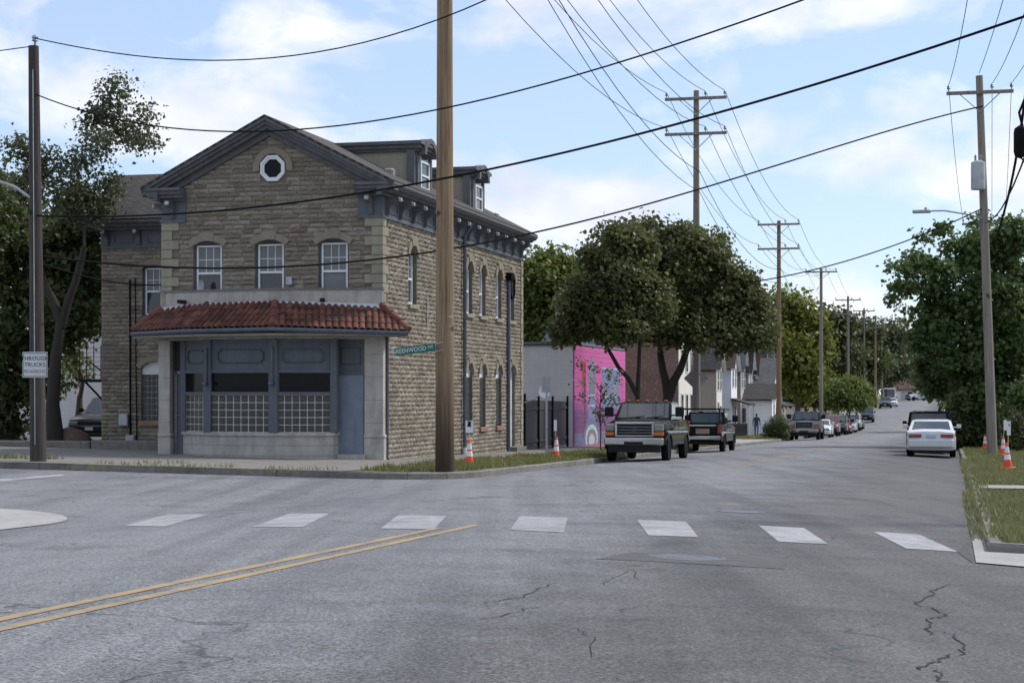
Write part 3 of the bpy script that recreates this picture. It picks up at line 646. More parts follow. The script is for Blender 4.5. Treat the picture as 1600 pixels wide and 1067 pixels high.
# quoins -----------------------------------------------------------
QA = MB().bev(-.49, .06, -.06, .28, .006, .264, .012).mesh('quoin', QUOIN); QB = MB().bev(-.28, .06, -.06, .47, .006, .264, .012).mesh('quoin', QUOIN)
QC = MB().bev(-.06, .49, -.06, .28, .006, .264, .012).mesh('quoin', QUOIN); QD = MB().bev(-.06, .28, -.06, .4, .006, .264, .012).mesh('quoin', QUOIN)
QE = MB().bev(-.2, .06, -.30, .06, .006, .264, .012).mesh('quoin', QUOIN); QF = MB().bev(-.2, .06, -.22, .06, .006, .264, .012).mesh('quoin', QUOIN)
for i in range(28):
    z = HS - (i + 1) * .27; even = ((56 - 2 * i - 2) // 2) % 2 == 0
    if i < 10: link('quoin', QA if i % 2 == 0 else QB, BLD, (0, 0, z)); link('quoin', QC if i % 2 == 0 else QD, BLD, (-BW, 0, z))
    else: link('quoin', QB if i % 2 else QA, BLD, (-.0, .0, z), None, (.14 if True else 1, 1, 1))
    link('quoin', QE if i % 2 == 0 else QF, BLD, (0, BLEN, z))
# frieze, brackets, cornice ---------------------------------------
def cornice_poly(): return [(0, 7.50), (.14, 7.50), (.14, 7.58), (.30, 7.60), (.36, 7.66), (.44, 7.68), (.52, 7.78), (.52, 7.86), (0, 7.88)]
b = MB().prism(cornice_poly(), -.46, BLEN + .5, 'y'); b.build('side_cornice', BLUED, BLD)
b = MB().prism([(-BW - x, z) for x, z in cornice_poly()], -.46, WT - .7, 'y'); b.build('left_cornice', BLUED, BLD)
b = MB().box(.0, .045, .0, BLEN, HS, 7.5); b.box(-.70, 0.045, -.045, 0, HS, 7.5); b.box(-.72, .09, -.09, 0.0, HS - .03, HS + .06); b.box(.0, .085, .0, BLEN, HS - .03, HS + .055); b.build('frieze', BLUEP, BLD)
b = MB().box(-BW - .045, -BW + .70, -.045, 0, HS, 7.5); b.box(-BW - .045, -BW, 0, WT - .5, HS, 7.5); b.box(-BW - .09, -BW + .72, -.09, -.0, HS - .03, HS + .06); b.build('left_frieze', BLUEP, BLD)
def ret(x0, x1, name):                                                # cornice return on the gable front
    b = MB()
    for (z0, z1, p) in ((7.50, 7.58, .14), (7.58, 7.68, .32), (7.68, 7.78, .42), (7.78, 7.865, .50)): b.box(x0 - (p if x0 < -3 else 0), x1 + (p if x1 > -1 else 0), -p, -.001, z0, z1)
    b.build(name, BLUED, BLD)
ret(-.72, -.001, 'cornice_return'); ret(-BW + .001, -BW + .72, 'cornice_return')
BRP = [(0, 6.98), (.07, 6.98), (.10, 7.06), (.10, 7.16), (.16, 7.28), (.30, 7.36), (.38, 7.40), (.38, 7.5), (0, 7.5)]
BRM = MB().prism(BRP, -.065, .065, 'y'); BRM.box(.1, .115, -.035, .035, 7.06, 7.24); BRM = BRM.mesh('bracket', BLUED)
KNM = MB().bev(.36, .46, -.06, .06, 7.36, 7.47, .02).mesh('bracket_knob', mat('pale_knob', (.42, .43, .45), .6))
PNM = MB().box(0, .03, -.36, .36, 7.06, 7.09)
for z0, z1, y0, y1 in ((7.36, 7.39, -.36, .36), (7.09, 7.36, -.36, -.33), (7.09, 7.36, .33, .36)): PNM.box(0, .03, y0, y1, z0, z1)
PNM = PNM.mesh('frieze_panel', BLUED)
def bracket(M):
    o = link('bracket', BRM, BLD); o.matrix_local = M; k = link('bracket_knob', KNM, o)
Rz = lambda a: Matrix.Rotation(R(a), 4, 'Z')
for i in range(14):
    y = .35 + i * 1.235; bracket(Matrix.Translation((.045, y, 0)))
    if i < 13: o = link('frieze_panel', PNM, BLD); o.matrix_local = Matrix.Translation((.045, y + .6175, 0))
bracket(Matrix.Translation((-.30, -.045, 0)) @ Rz(-90)); bracket(Matrix.Translation((-BW + .30, -.045, 0)) @ Rz(-90)); bracket(Matrix.Translation((-BW - .045, .3, 0)) @ Rz(180))
# rake boards of the gable
for sgn, nm in ((1, 'rake_board'), (-1, 'rake_board')):
    for (d0, d1, p) in ((0.0, .11, .50), (.11, .20, .42), (.20, .30, .32), (.30, .46, .12)):
        c = 1 / math.cos(math.atan(RS)); xe = 3.85 if d1 < .25 else (3.55 if d1 < .35 else 3.3)
        pl = [(-BW/2, RID - d0*c), (-BW/2 + sgn*xe, RID - d0*c - xe*RS), (-BW/2 + sgn*xe, RID - d1*c - xe*RS), (-BW/2, RID - d1*c)]
        MB().prism(pl, -p, -.001, 'y').build(nm, BLUED, BLD)
# roofs with shingle UVs
def slab(name, pts, m, parent, th=.06):
    pts = [Vector(p) for p in pts]; nrm = (pts[1]-pts[0]).cross(pts[2]-pts[1]).normalized()
    if nrm.z < 0: nrm = -nrm
    n = len(pts); vs = [p for p in pts] + [p - nrm * th for p in pts]; b = MB().add(vs, [tuple(range(n)), tuple(range(2*n-1, n-1, -1))] + [(i, (i+1) % n, (i+1) % n + n, i + n) for i in range(n)])
    me = b.mesh(name, m); uv = me.uv_layers.new(name='UVMap'); e = (pts[1]-pts[0]).normalized(); f = nrm.cross(e)
    for lp in me.loops: co = me.vertices[lp.vertex_index].co - pts[0]; uv.data[lp.index].uv = (co.dot(e), co.dot(f))
    return link(name, me, parent)
yr0, yr1 = -.52, BLEN + .5
slab('roof_slope', [(.52, yr0, 7.885), (.52, yr1, 7.885), (-BW/2, yr1, RID + .03), (-BW/2, yr0, RID + .03)], SHING, BLD)
slab('roof_slope', [(-BW - .52, yr0, 7.885), (-BW - .52, yr1, 7.885), (-BW/2, yr1, RID + .03), (-BW/2, yr0, RID + .03)], SHING, BLD)
MB().prism([(-BW, 7.6), (0, 7.6), (-BW/2, RID - .1)], .3, BLEN, 'y').build('attic', MORTAR, BLD)
WBK = 12.0; wy0, wy1 = WT - .55, WBK + .5; wm = (wy0 + wy1) / 2 - .1; wz = 9.66; wx = -BW - WW - .5
slab('wing_roof', [(wx, wy0, 7.86), (-BW, wy0, 7.86), (-BW/2, wm, wz), (wx + .1, wm, wz)], SHING, BLD)
slab('wing_roof', [(wx, wy1, 7.86), (-BW, wy1, 7.86), (-BW/2, wm, wz), (wx + .1, wm, wz)], SHING, BLD)
MB().prism([(wy0 + .3, 7.6), (wy1 - .3, 7.6), (wm, wz - .15)], wx + .45, -BW, 'x').build('wing_gable', MORTAR, BLD)
b = MB()
for z0, z1, p in ((7.50, 7.6, .2), (7.6, 7.72, .36), (7.72, 7.855, .52)): b.box(wx + .52 - p, -BW - .001, WT - p, WT + .3, z0, z1); b.box(wx + .52 - p, wx + .52 + .3, WT + .3, 12.0, z0, z1)
b.build('wing_cornice', BLUED, BLD)
MB().box(-BW - WW, -BW, WT - .045, WT, HS, 7.5).box(-BW - WW, -BW, WT - .09, WT - .045, HS - .03, HS + .05).build('wing_frieze', BLUEP, BLD)
for a in (3.3, WW - .25, 4.6): bracket(Matrix.Translation((-BW - a, WT - .045, 0)) @ Rz(-90))
for a in (2.5, 3.85, 5.1): o = link('frieze_panel', PNM, BLD); o.matrix_local = Matrix.Translation((-BW - a - .1, WT - .045, 0)) @ Rz(-90)
MB().bev(-BW - 2.6, -BW - 2.2, WT + .5, WT + .8, 8.55, 8.80, .04).build('roof_vent', mat('vent_metal', (.22, .2, .19), .6), BLD)
MB().bev(-.9, -.6, 2.9, 3.2, 8.42, 8.68, .05).build('roof_vent', MATS['vent_metal'], BLD); MB().bev(-.75, -.45, 14.9, 15.3, 8.30, 8.52, .05).build('roof_vent', MATS['vent_metal'], BLD)
# dormers
def dormer(yc, side=1):
    def D(x, y, z): return (x if side == 1 else -BW - x, y, z)
    xf0 = -.40; w = .82
    b = MB().box(-3.0, xf0 - .02, yc - w, yc + w, 8.05, 9.5); xf(b, D); d = b.build('dormer', BEIGE, BLD)
    b = MB()
    for s_ in (-1, 1): b.box(xf0 - .25, xf0, yc + s_ * w - .13, yc + s_ * w + .13, 8.12, 9.42); b.box(xf0 - .02, xf0 + .06, yc + s_ * .68 - .1, yc + s_ * .68 + .1, 8.2, 9.3)
    b.box(xf0 - .02, xf0 + .02, yc - w, yc + w, 8.2, 9.46); b.box(xf0 - .02, xf0 + .1, yc - w - .12, yc + w + .12, 8.14, 8.24); xf(b, D); b.build('dormer_trim', BLUED, d)
    b = MB()
    for z0, z1, p in ((9.40, 9.48, .10), (9.48, 9.60, .17), (9.60, 9.70, .25)): b.box(-3.6, xf0 + p, yc - w - p, yc + w + p, z0, z1)
    b.prism([(yc - w - .27, 9.70), (yc + w + .27, 9.70), (yc + w * .5, 9.80), (yc - w * .5, 9.80)], -3.6, xf0 + .24, 'x')
    for i in range(8):
        t0, t1 = math.pi * i / 8, math.pi * (i + 1) / 8; p = lambda r, t: (yc + r * math.cos(t), 9.32 + r * .78 * math.sin(t)); b.prism([p(.72, t0), p(.72, t1), p(.52, t1), p(.52, t0)], xf0, xf0 + .28, 'x')
    xf(b, D); b.build('dormer_hood', BLUED, d)
    pts, _ = arch_pts(yc - .46, yc + .46, 9.15, .25); b = MB().prism([(yc - .46, 8.27), (yc + .46, 8.27)] + list(reversed(pts)), xf0 + .021, xf0 + .03, 'x'); xf(b, D); b.build('pane', PANE, d)
    b = MB()
    for y0, y1, z0, z1 in ((-.46, -.39, 8.27, 9.15), (.39, .46, 8.27, 9.15), (-.39, .39, 8.27, 8.34), (-.39, .39, 8.68, 8.74), (-.39, .39, 9.1, 9.16)): b.box(xf0 + .03, xf0 + .075, yc + y0, yc + y1, z0, z1)
    xf(b, D); b.build('frame', WHITEF, d)
dormer(5.4); dormer(11.9); dormer(5.4, -1)
# downspouts
def pipe(name, pts, r, m, parent=BLD): return MB().tube(pts, r, 8).build(name, m, parent, True)
pipe('downspout', [(.10, .22, 3.55), (.10, .22, .12), (.2, .16, -.02)], .05, DARKMET); pipe('downspout', [(.4, 8.4, 7.5), (.12, 8.4, 7.1), (.12, 8.4, .0)], .06, DARKMET); pipe('downspout_boot', [(.12, 8.4, .12), (.12, 8.4, -.38)], .085, WHITEP2)
pipe('downspout', [(.1, 14.45, 6.1), (.1, 14.45, -.4)], .065, DARKMET); pipe('conduit', [(.05, 4.35, 4.9), (.05, 4.35, 3.9)], .025, GREYMET)
coil = [(.12 + .03 * math.sin(i), 14.9 + .32 * math.cos(i * .42), 5.75 + .42 * math.sin(i * .42)) for i in range(46)]; pipe('coiled_cable', coil, .02, mat('black_cable', (.010, .010, .011), .9, spec=.08)); MB().bev(.03, .25, 14.25, 14.6, 6.0, 6.28, .03).build('cable_clamp', MATS['black_cable'], BLD)
pipe('conduit', [(-BW - 4.95, WT - .07, 5.8), (-BW - 4.93, WT - .07, .3)], .03, MATS['black_cable']); pipe('conduit', [(-BW - 4.75, WT - .07, 5.85), (-BW - 4.72, WT - .07, 2.5), (-BW - 4.68, WT - .07, -.2)], .02, MATS['black_cable'])
for i, (a, z) in enumerate(((5.15, .78), (4.9, .05))):
    MB().bev(-BW - a - .17, -BW - a + .17, WT - .2, WT - .05, z, z + .42, .03).build('meter_box', GREYMET, BLD)
MB().bev(-2.84, -2.66, -.16, -.06, 5.0, 5.25, .02).build('service_box', GREYMET, BLD)
dish = MB().lathe([(.001, .06), (.12, .045), (.2, .01), (.26, -.04), (.25, -.045), (.19, 0), (.11, .03), (.001, .045)], 20, (0, 0, 0), 'y'); dish.v = [(-5.40 + x * .35, -.25 + y, 5.02 + z * .62) for x, y, z in dish.v]; dish.tube([(-5.40, -.24, 5.0), (-5.37, -.2, 4.8), (-5.37, -.15, 4.6)], .02, 6); dish.build('satellite_dish', mat('dish_grey', (.5, .51, .53), .5), BLD, True)
# ------------------------------------------------------------------ shopfront
PA, PB_, PC, PD = Vector((-6.08, -.02)), Vector((-4.97, -.80)), Vector((-2.82, -1.15)), Vector((-1.25, -.52))
plan = [(p.x, p.y) for p in (PA, PB_, PC, PD)] + [(-1.25, .6), (-6.08, .6)]
def grow(poly, d):
    n = len(poly); out = []; c = Vector((sum(p[0] for p in poly)/n, sum(p[1] for p in poly)/n))
    for i in range(n):
        a, p, q = Vector(poly[i-1]), Vector(poly[i]), Vector(poly[(i+1) % n]); n1 = Vector(((p-a).y, -(p-a).x)).normalized(); n2 = Vector(((q-p).y, -(q-p).x)).normalized()
        if n1.dot(p - c) < 0 and n2.dot(p - c) < 0: n1, n2 = -n1, -n2
        m = (n1 + n2).normalized(); out.append(tuple(p + m * (d / max(.4, m.dot(n1)))))
    return out
SF = lambda name, b, m: b.build(name, m, BLD)
SF('knee_wall', MB().prism(plan, -.5, .70, 'z'), LIME); SF('coping', MB().prism(grow(plan, .05), .70, .79, 'z'), LIME)
for z in (.13, .42):
    SF('wall_joint', MB().prism(grow(plan, .0015), z, z + .012, 'z'), mat('joint_grey', (.16, .15, .14), .95))
SF('shop_core', MB().prism(grow(plan, -.14), .79, 3.45, 'z'), mat('shop_dark', (.012, .013, .015), .6))
def facet(P, Q, nb, orn=True):
    d = (Q - P); Lf = d.length; e = d / Lf; nrm = Vector((e.y, -e.x)); nrm = nrm if nrm.y < 0 else -nrm
    def Fm(u, o, h): return (P.x + e.x*u + nrm.x*o, P.y + e.y*u + nrm.y*o, h)
    p0, p1 = .10, Lf - .10
    b = MB().box(p0, p1, -.1, -.043, .79, 1.86); xf(b, Fm); bw = b.build('block_window', GROUT, BLD)
    M4 = Matrix(((e.x, -nrm.x if False else -nrm.x, 0, 0), (e.y, -nrm.y, 0, 0), (0, 0, 1, 0), (0, 0, 0, 1)))
    Mx = Matrix(((e.x, nrm.x, 0, P.x + e.x*p0 - nrm.x*.06), (e.y, nrm.y, 0, P.y + e.y*p0 - nrm.y*.06), (0, 0, 1, .80), (0, 0, 0, 1)))
    put_blocks(bw, Mx, nb, 5, (p1 - p0) / nb, .21)
    b = MB().box(p0, p1, -.09, -.075, 1.94, 2.5); xf(b, Fm); b.build('shop_pane', DARKGL, BLD)
    [xf(MB().box(p0 - .02, p1 + .02, -.1, o_, z_, z_ + .08), Fm).build('transom_rail', BLUEP, BLD) for o_, z_ in ((.02, 1.86), (.01, 2.48))]
    b = MB().box(p0, p1, -.1, -.04, 2.56, 3.45); xf(b, Fm); pn = b.build('sign_panel', BLUEP, BLD)
    m0, m1, c = p0 + .18 * (p1 - p0) / 1.6, p1 - .18 * (p1 - p0) / 1.6, .07; z0, z1 = 2.76, 3.16; ring = [(m0 + c, z0), (m1 - c, z0), (m1 - c, z0 + c), (m1, z0 + c), (m1, z1 - c), (m1 - c, z1 - c), (m1 - c, z1), (m0 + c, z1), (m0 + c, z1 - c), (m0, z1 - c), (m0, z0 + c), (m0 + c, z0 + c)]
    b = MB(); cx, cz = (m0 + m1)/2, (z0 + z1)/2; inn = [(cx + (x - cx) * .95, cz + (z - cz) * .87) for x, z in ring]
    for i in range(12): b.prism([ring[i], ring[(i+1) % 12], inn[(i+1) % 12], inn[i]], -.04, -.005, 'y')
    xf(b, Fm); b.build('panel_moulding', mat('panel_edge', (.065, .08, .11), .7), pn)
for P, Q, nb in ((PA, PB_, 5), (PB_, PC, 8), (PC, PD, 7)): facet(P, Q, nb)
for P, w in ((PA, .09), (PB_, .12), (PC, .13), (PD, .10)): SF('shop_post', MB().bev(P.x - w, P.x + w, P.y - .06 if P is not PA else P.y - .03, P.y + .16, .785, 3.45, .02), BLUEP)
for P in (PB_, PC): SF('lamp_arm', MB().box(P.x - .03, P.x + .03, P.y - .14, P.y - .06, 2.2, 3.2), BLUED); SF('lamp', MB().bev(P.x - .06, P.x + .06, P.y - .26, P.y - .08, 2.12, 2.24, .02), DARKMET)
# right door bay and left door
SF('door_panel', MB().box(-1.26, -.50, -.12, -.06, .17, 2.42), BLUEL); SF('transom_panel', MB().box(-1.26, -.50, -.1, -.05, 2.52, 3.45), BLUEP); SF('door_frame', MB().box(-1.27, -.47, -.14, -.0, 2.42, 2.52).box(-.50, -.44, -.14, -.0, .17, 3.45), BLUEP); SF('door_step', MB().box(-1.24, -.40, -.30, .0, -.5, .17), LIME)
b = MB()
for (x, z) in ((-1.16, 2.72), (-.6, 2.72)): b.box(x - .012, x + .012, -.125, -.1, 2.72, 3.2)
b.box(-1.16, -.6, -.125, -.1, 2.72, 2.744).box(-1.16, -.6, -.125, -.1, 3.18, 3.204); SF('panel_moulding', b, MATS['panel_edge'])
SF('left_door', MB().box(-6.42, -5.6, .28, .32, .12, 2.46), mat('grey_door', (.22, .235, .27), .55, var=.1)); SF('left_door_frame', MB().box(-6.46, -6.38, .2, .34, .1, 2.56).box(-6.46, -5.5, .2, .34, 2.46, 2.56), GREYMET); SF('door_bar', MB().tube([(-6.36, .2, 1.25), (-5.9, .2, 1.25)], .02, 6), GREYMET); SF('left_transom', MB().box(-6.46, -5.5, .26, .3, 2.56, 3.45), mat('dark_transom', (.05, .055, .065), .4)); SF('door_step', MB().box(-6.46, -5.6, -.1, .3, -.5, .12), LIME)
for x0, x1 in ((-.46, .10), (-BW - .1, -6.44)):
    SF('pilaster', MB().bev(x0, x1, -.16, .05, .72, 3.48, .012).bev(x0 - .02, x1 + .05, -.20, .05, .62, .74, .03).bev(x0 - .01, x1 + .03, -.18, .05, -.6, .62, .012), LIME)
    b = MB()
    for z in (1.05, 1.7, 2.35, 3.0): b.box(x0 - .001, x1 + .001, -.1615, -.1, z, z + .01)
    SF('pilaster_joint', b, MATS['joint_grey'])
# canopy
TPT = [Vector((-6.80, -.02, 4.32)), Vector((-5.2, -.34, 4.42)), Vector((-3.02, -.55, 4.44)), Vector((.06, -.10, 4.34))]
GPT = [Vector((-7.55, -.30, 3.68)), Vector((-5.40, -1.38, 3.70)), Vector((-2.60, -1.80, 3.72)), Vector((.95, -.50, 3.63))]
LE, RE = Vector((-6.72, .55, 3.68)), Vector((.02, .55, 3.64))
b = MB().prism([(p.x, p.y) for p in TPT] + [(.06, .0), (-6.8, .0)], 4.30, 4.84, 'z'); SF('parapet', b, LIME); SF('parapet_coping', MB().prism(grow([(p.x, p.y) for p in TPT] + [(.06, .0), (-6.8, .0)], .03), 4.84, 4.90, 'z'), streaky('dark_coping', (.2, .19, .18), (.1, .095, .09), .6))
FLASH = mat('flashing', (.50, .52, .55), .6, var=.1)
b = MB()
for i in range(3):
    p, q = TPT[i], TPT[i+1]; o1 = Vector((0, -.02, 0)); b.quad(p + o1 + Vector((0, 0, .09)), q + o1 + Vector((0, 0, .09)), q + Vector((0, -.05, -.03)), p + Vector((0, -.05, -.03)))
SF('flashing', b, FLASH)
for px_ in (-5.95, -1.64): SF('scupper', MB().box(px_ - .06, px_ + .06, -.60 if px_ < -3 else -.42, -.2, 4.50, 4.60), mat('hole_black', (.01, .01, .01), .9))
SF('canopy_soffit', MB().prism([(p.x, p.y) for p in GPT] + [(RE.x, RE.y), (LE.x, LE.y)], 3.50, 3.58, 'z'), mat('soffit', (.22, .20, .17), .8)); SF('canopy_lintel', MB().prism(grow(plan, .06)[:4] + [(-.40, -.18), (.1, -.18), (.1, .0), (-6.78, .0), (-6.78, -.16), (-6.0, -.16)], 3.44, 3.53, 'z'), LIME)
gut = [LE + Vector((-.05, 0, -.03))] + [p + Vector((0, -.05, -.04)) for p in GPT] + [RE + Vector((.05, 0, -.03))]
SF('gutter', MB().tube(gut, .065, 8), DARKMET)
under = MB()
fac = [(LE, GPT[0], TPT[0], TPT[0])] + [(GPT[i], GPT[i+1], TPT[i], TPT[i+1]) for i in range(3)] + [(GPT[3], RE, TPT[3], TPT[3])]
for g0, g1, t0, t1 in fac: under.quad(*( (g0, g1, t1, t0) if t0 is not t1 else (g0, g1, t0)))
SF('tile_underlay', under, mat('underlay', (.05, .03, .025), .9))
def tile_mesh():
    b = MB(); n = 7; vs = []
    for y, rr in ((0, .088), (1, .074)):
        for k in range(n): c = math.pi * k / (n - 1); vs.append((-rr * math.cos(c), y, rr * .85 * math.sin(c)))
        for k in range(n): c = math.pi * k / (n - 1); vs.append((-(rr - .014) * math.cos(c), y, (rr - .014) * .85 * math.sin(c)))
    f = [(k, k+1, 2*n + k + 1, 2*n + k) for k in range(n-1)] + [(k, n + k, n + k + 1, k + 1) for k in range(n-1)]
    b.add(vs, f); b.box(-.12, -.07, 0, 1, -.01, .008); return b.mesh('roof_tile', TERRA, True)
TM = tile_mesh(); TW = .185; ntile = 0
for g0, g1, t0, t1 in fac:
    e = (g1 - g0).normalized(); Lf = (g1 - g0).length; perp = lambda p, g: (p - g) - e * (p - g).dot(e); up0, up1 = perp(t0, g0), perp(t1, g1)
    uL, uR = (t0 - g0).dot(e), (t1 - g0).dot(e); rows = 4
    for r_ in range(rows):
        v = (r_ + .4) / rows; x0 = uL * v; x1 = Lf + (uR - Lf) * v
        for c_ in range(-4, 60):
            x = c_ * TW + .09
            if x < x0 + .02 or x > x1 - .02: continue
            up = up0.lerp(up1, min(max(x / Lf, 0), 1)); H = up.length; rl = H / rows; up = up.normalized(); nr = e.cross(up); X = e
            if nr.z < 0: nr = -nr; X = -e
            pos = g0 + e * x + up * (r_ * rl - .03) + nr * .045; tilt = (up - nr * .05).normalized(); o = link('roof_tile', TM, BLD)
            o.matrix_local = Matrix(((X.x, tilt.x, nr.x, pos.x), (X.y, tilt.y, nr.y, pos.y), (X.z, tilt.z, nr.z, pos.z), (0, 0, 0, 1))) @ Matrix.Diagonal((1, rl + .07, rng.uniform(.92, 1.1), 1))
for a, c in ((TPT[0], GPT[0]), (TPT[1], GPT[1]), (TPT[2], GPT[2]), (TPT[3], GPT[3])):
    for k in range(3):
        p, q = c.lerp(a, k / 3 - .02), c.lerp(a, (k + 1) / 3 + .05); MB().tube([p + Vector((0, 0, .06)), q + Vector((0, 0, .04))], [.115, .09], 10).build('hip_tile', TERRA, BLD, True)
# ------------------------------------------------------------------ poles, wires, signs
BROWNW = wood_pole('brown_pole_wood', (.19, .12, .065), (.34, .245, .155), (.065, .04, .025), (.2, 3.4)); GREYW = wood_pole('grey_pole_wood', (.20, .17, .145), (.30, .265, .235), (.09, .075, .065)); DARKW = wood_pole('dark_pole_wood', (.050, .042, .038), (.085, .073, .067), (.025, .021, .019)); ORANGEW = wood_pole('orange_pole_wood', (.20, .125, .07), (.28, .195, .12), (.10, .058, .035), (.2, 2.2))
INSUL = mat('insulator', (.25, .28, .30), .3); CABLE = MATS['black_cable']; GALV = mat('galvanised', (.36, .38, .40), .45, metal=.6, scale=6); ALU = mat('sign_aluminium', (.33, .34, .355), .55, metal=.4, scale=5)
PO = {}
def pole(key, name_label, x, y, zb, zt, r0, r1, m, arms=(), armw=1.4, lean=(0, 0), group='wooden utility poles'):
    o = thing('utility_pole', name_label, 'utility pole', (x, y, zb), -TH, group)
    h = zt - zb; n = 7; pts = [(lean[0]*k/n, lean[1]*k/n, -.3 + (h + .3)*k/n) for k in range(n + 1)]
    MB().tube(pts, [r0 + (r1 - r0) * k / n for k in range(n + 1)], 14).build('pole', m, o, True)
    for z in arms:
        zz = z - zb; lx = lean[0] * zz / h; ly = lean[1] * zz / h
        a = MB().bev(-armw + lx, armw + lx, ly - r1 - .14, ly - r1 - .02, zz - .07, zz + .06, .01).build('crossarm', GREYW, o)
        b = MB()
        for s_ in (-1, 1): b.tube([(lx, ly - r1 - .06, zz - .75), (lx + s_ * .75, ly - r1 - .06, zz - .05)], .02, 5)
        b.build('arm_brace', GALV, o)
        for ox in (-armw + .08, .45, armw - .08):
            MB().lathe([(.02, 0), (.02, .08), (.06, .1), (.075, .14), (.05, .17), (.065, .2), (.03, .25)], 8, (ox + lx, ly - r1 - .08, zz + .06)).build('insulator', INSUL, o, True)
    PO[key] = (x, y, zb, zt, r1, lean, h); return o
def arm_pt(key, z, ox, dz=.3):
    x, y, zb, zt, r1, lean, h = PO[key]; k = (z - zb) / h; lx, ly = lean[0]*k + ox, lean[1]*k - r1 - .08
    return Vector((x + lx*CT + ly*ST, y - lx*ST + ly*CT, z + dz))
def pole_pt(key, z, ox=0): x, y, zb, zt, r1, lean, h = PO[key]; k = (z - zb) / h; lx, ly = lean[0]*k + ox, lean[1]*k; return Vector((x + lx*CT + ly*ST, y - lx*ST + ly*CT, z))
def zpix(py, d): return CAMZ + (HY - py) / FPX * d
x, y, z = on_ground(695, 737, KERB); BIGT = 16.0
bigo = pole('big', 'thick tall brown utility pole at the street corner in front of the stone building', x, y, z, BIGT, .225, .16, BROWNW, (BIGT - .4, BIGT - 2.2), lean=(0, 0))
for zz, py in ((0, 495), (0, 510), (0, 523), (0, 535)):
    zc = zpix(py, y) - z; MB().lathe([(.205, -.008), (.21, 0), (.205, .008)], 16, (0, 0, zc)).build('band', GALV, bigo)
x, y, z = on_ground(60, 720, KERB + .02)
lp = pole('left', 'dark weathered utility pole carrying the truck sign at the far left', x, y, z, zpix(72, y), .20, .125, DARKW, (), lean=(-.13, 0))
zt = zpix(72, y) - z; MB().lathe([(.03, 0), (.03, .1), (.08, .12), (.06, .17), (.085, .2), (.04, .26)], 8, (-.08, -.02, zt)).build('insulator', INSUL, lp, True)
zl = zpix(312, y) - z; arm = MB().tube([(-.09, -.1, zl), (-.6, -.1, zl + .32), (-1.3, -.12, zl + .55), (-2.2, -.15, zl + .62)], .035, 8).build('lamp_arm', GALV, lp, True)
MB().bev(-2.85, -2.15, -.26, -.04, zl + .55, zl + .7, .04).build('lamp_head', GALV, lp)
MB().tube([(.02, -.2, .4), (-.06, -.16, zt - .6)], .012, 5).build('ground_wire', GALV, lp)
ROW = [('p1', 1088, 142, 'tall grey utility pole with two crossarms rising out of the street tree', (13, 68), GREYW), ('p2', 1217, 345, 'orange brown utility pole with two crossarms beside the parked dark pickup', (6, 44), ORANGEW), ('p3', 1283, 420, 'third grey utility pole down the left side of the street', (5,), GREYW),
       ('p4', 1325, 463, 'fourth utility pole down the left side of the street by the small round tree', (6, 28), GREYW), ('p5', 1350, 482, 'fifth utility pole down the left side of the street', (4,), GREYW), ('p6', 1368, 493, 'dark brown utility pole far down the street', (5, 19), ORANGEW), ('p7', 1378, 498, 'farthest grey utility pole on the rising street', (4,), GREYW)]
ARM = {'big': (BIGT - .4, BIGT - 2.2)}
for key, px, py, lab, arms, m in ROW:
    t = on_line(px, -5.9); x, y = W(-5.9, t); zb = zside(-5.9, t); zt = zpix(py, y); az = [zpix(py + a, y) for a in arms]; ARM[key] = az
    pole(key, lab, x, y, zb, zt, .19, .125, m, az, 1.42)
x, y, z = on_ground(1551, 708, KERB); rt = zpix(118, y)
rp = pole('right', 'grey utility pole with transformer and street lamp on the right verge', x, y, z, rt, .20, .135, GREYW, (zpix(145, y),), 1.25, lean=(-.5, 0)); RA = zpix(145, y); ARM['right'] = (RA,)
def zl_(py): return zpix(py, y) - z
lx = lambda py: -.5 * (zl_(py)) / (rt - z)
b = MB().lathe([(.001, 0), (.26, .01), (.27, .06), (.27, 1.0), (.25, 1.06), (.12, 1.12), (.001, 1.13)], 16, (lx(275) - .18, -.38, zl_(298))); b.build('transformer', mat('transformer_grey', (.42, .44, .46), .5), rp, True)
b = MB()
for dx in (-.1, .1): b.lathe([(.03, 0), (.05, .05), (.03, .1), (.05, .15), (.02, .25)], 8, (lx(275) - .18 + dx, -.38, zl_(298) + 1.1))
b.build('bushing', INSUL, rp, True)
MB().tube([(lx(342), -.1, zl_(342)), (lx(342) - .7, -.1, zl_(334)), (lx(342) - 1.5, -.12, zl_(328)), (lx(342) - 2.0, -.12, zl_(328))], .03, 8).build('lamp_arm', GALV, rp, True)
MB().bev(lx(342) - 2.7, lx(342) - 2.0, -.24, 0, zl_(331), zl_(326), .03).lathe([(.05, 0), (.05, .09), (.001, .1)], 8, (lx(342) - 2.2, -.12, zl_(326))).build('lamp_head', GALV, rp)
for py in (335, 348, 360): MB().lathe([(.02, 0), (.05, .03), (.02, .06), (.05, .09), (.02, .12)], 8, (lx(py) - .2, -.15, zl_(py))).build('insulator', INSUL, rp)
x, y = W(7.3, 108); zb = zside(7.3, 108); pole('right2', 'utility pole partly hidden by the leaves of the right hand tree', x, y, zb, zb + 14, .19, .13, GREYW, (zpix(350, y),), 1.25); ARM['right2'] = (zpix(350, y),)
x, y = W(7.6, 27.0); zb = zside(7.6, 27); pole('near', 'grey utility pole on the near right verge just outside the view', x, y, zb, zb + 13, .19, .13, GREYW, (zb + 12.6,), 1.25); ARM['near'] = (zb + 12.6,)
x, y = W(-8.5, 2); zb = zside(-8.5, 2); pole('back', 'utility pole on the near left corner behind the viewer', x, y, zb, 16.4, .2, .14, GREYW, (16.0, 14.2), 1.42); ARM['back'] = (16.0, 14.2)
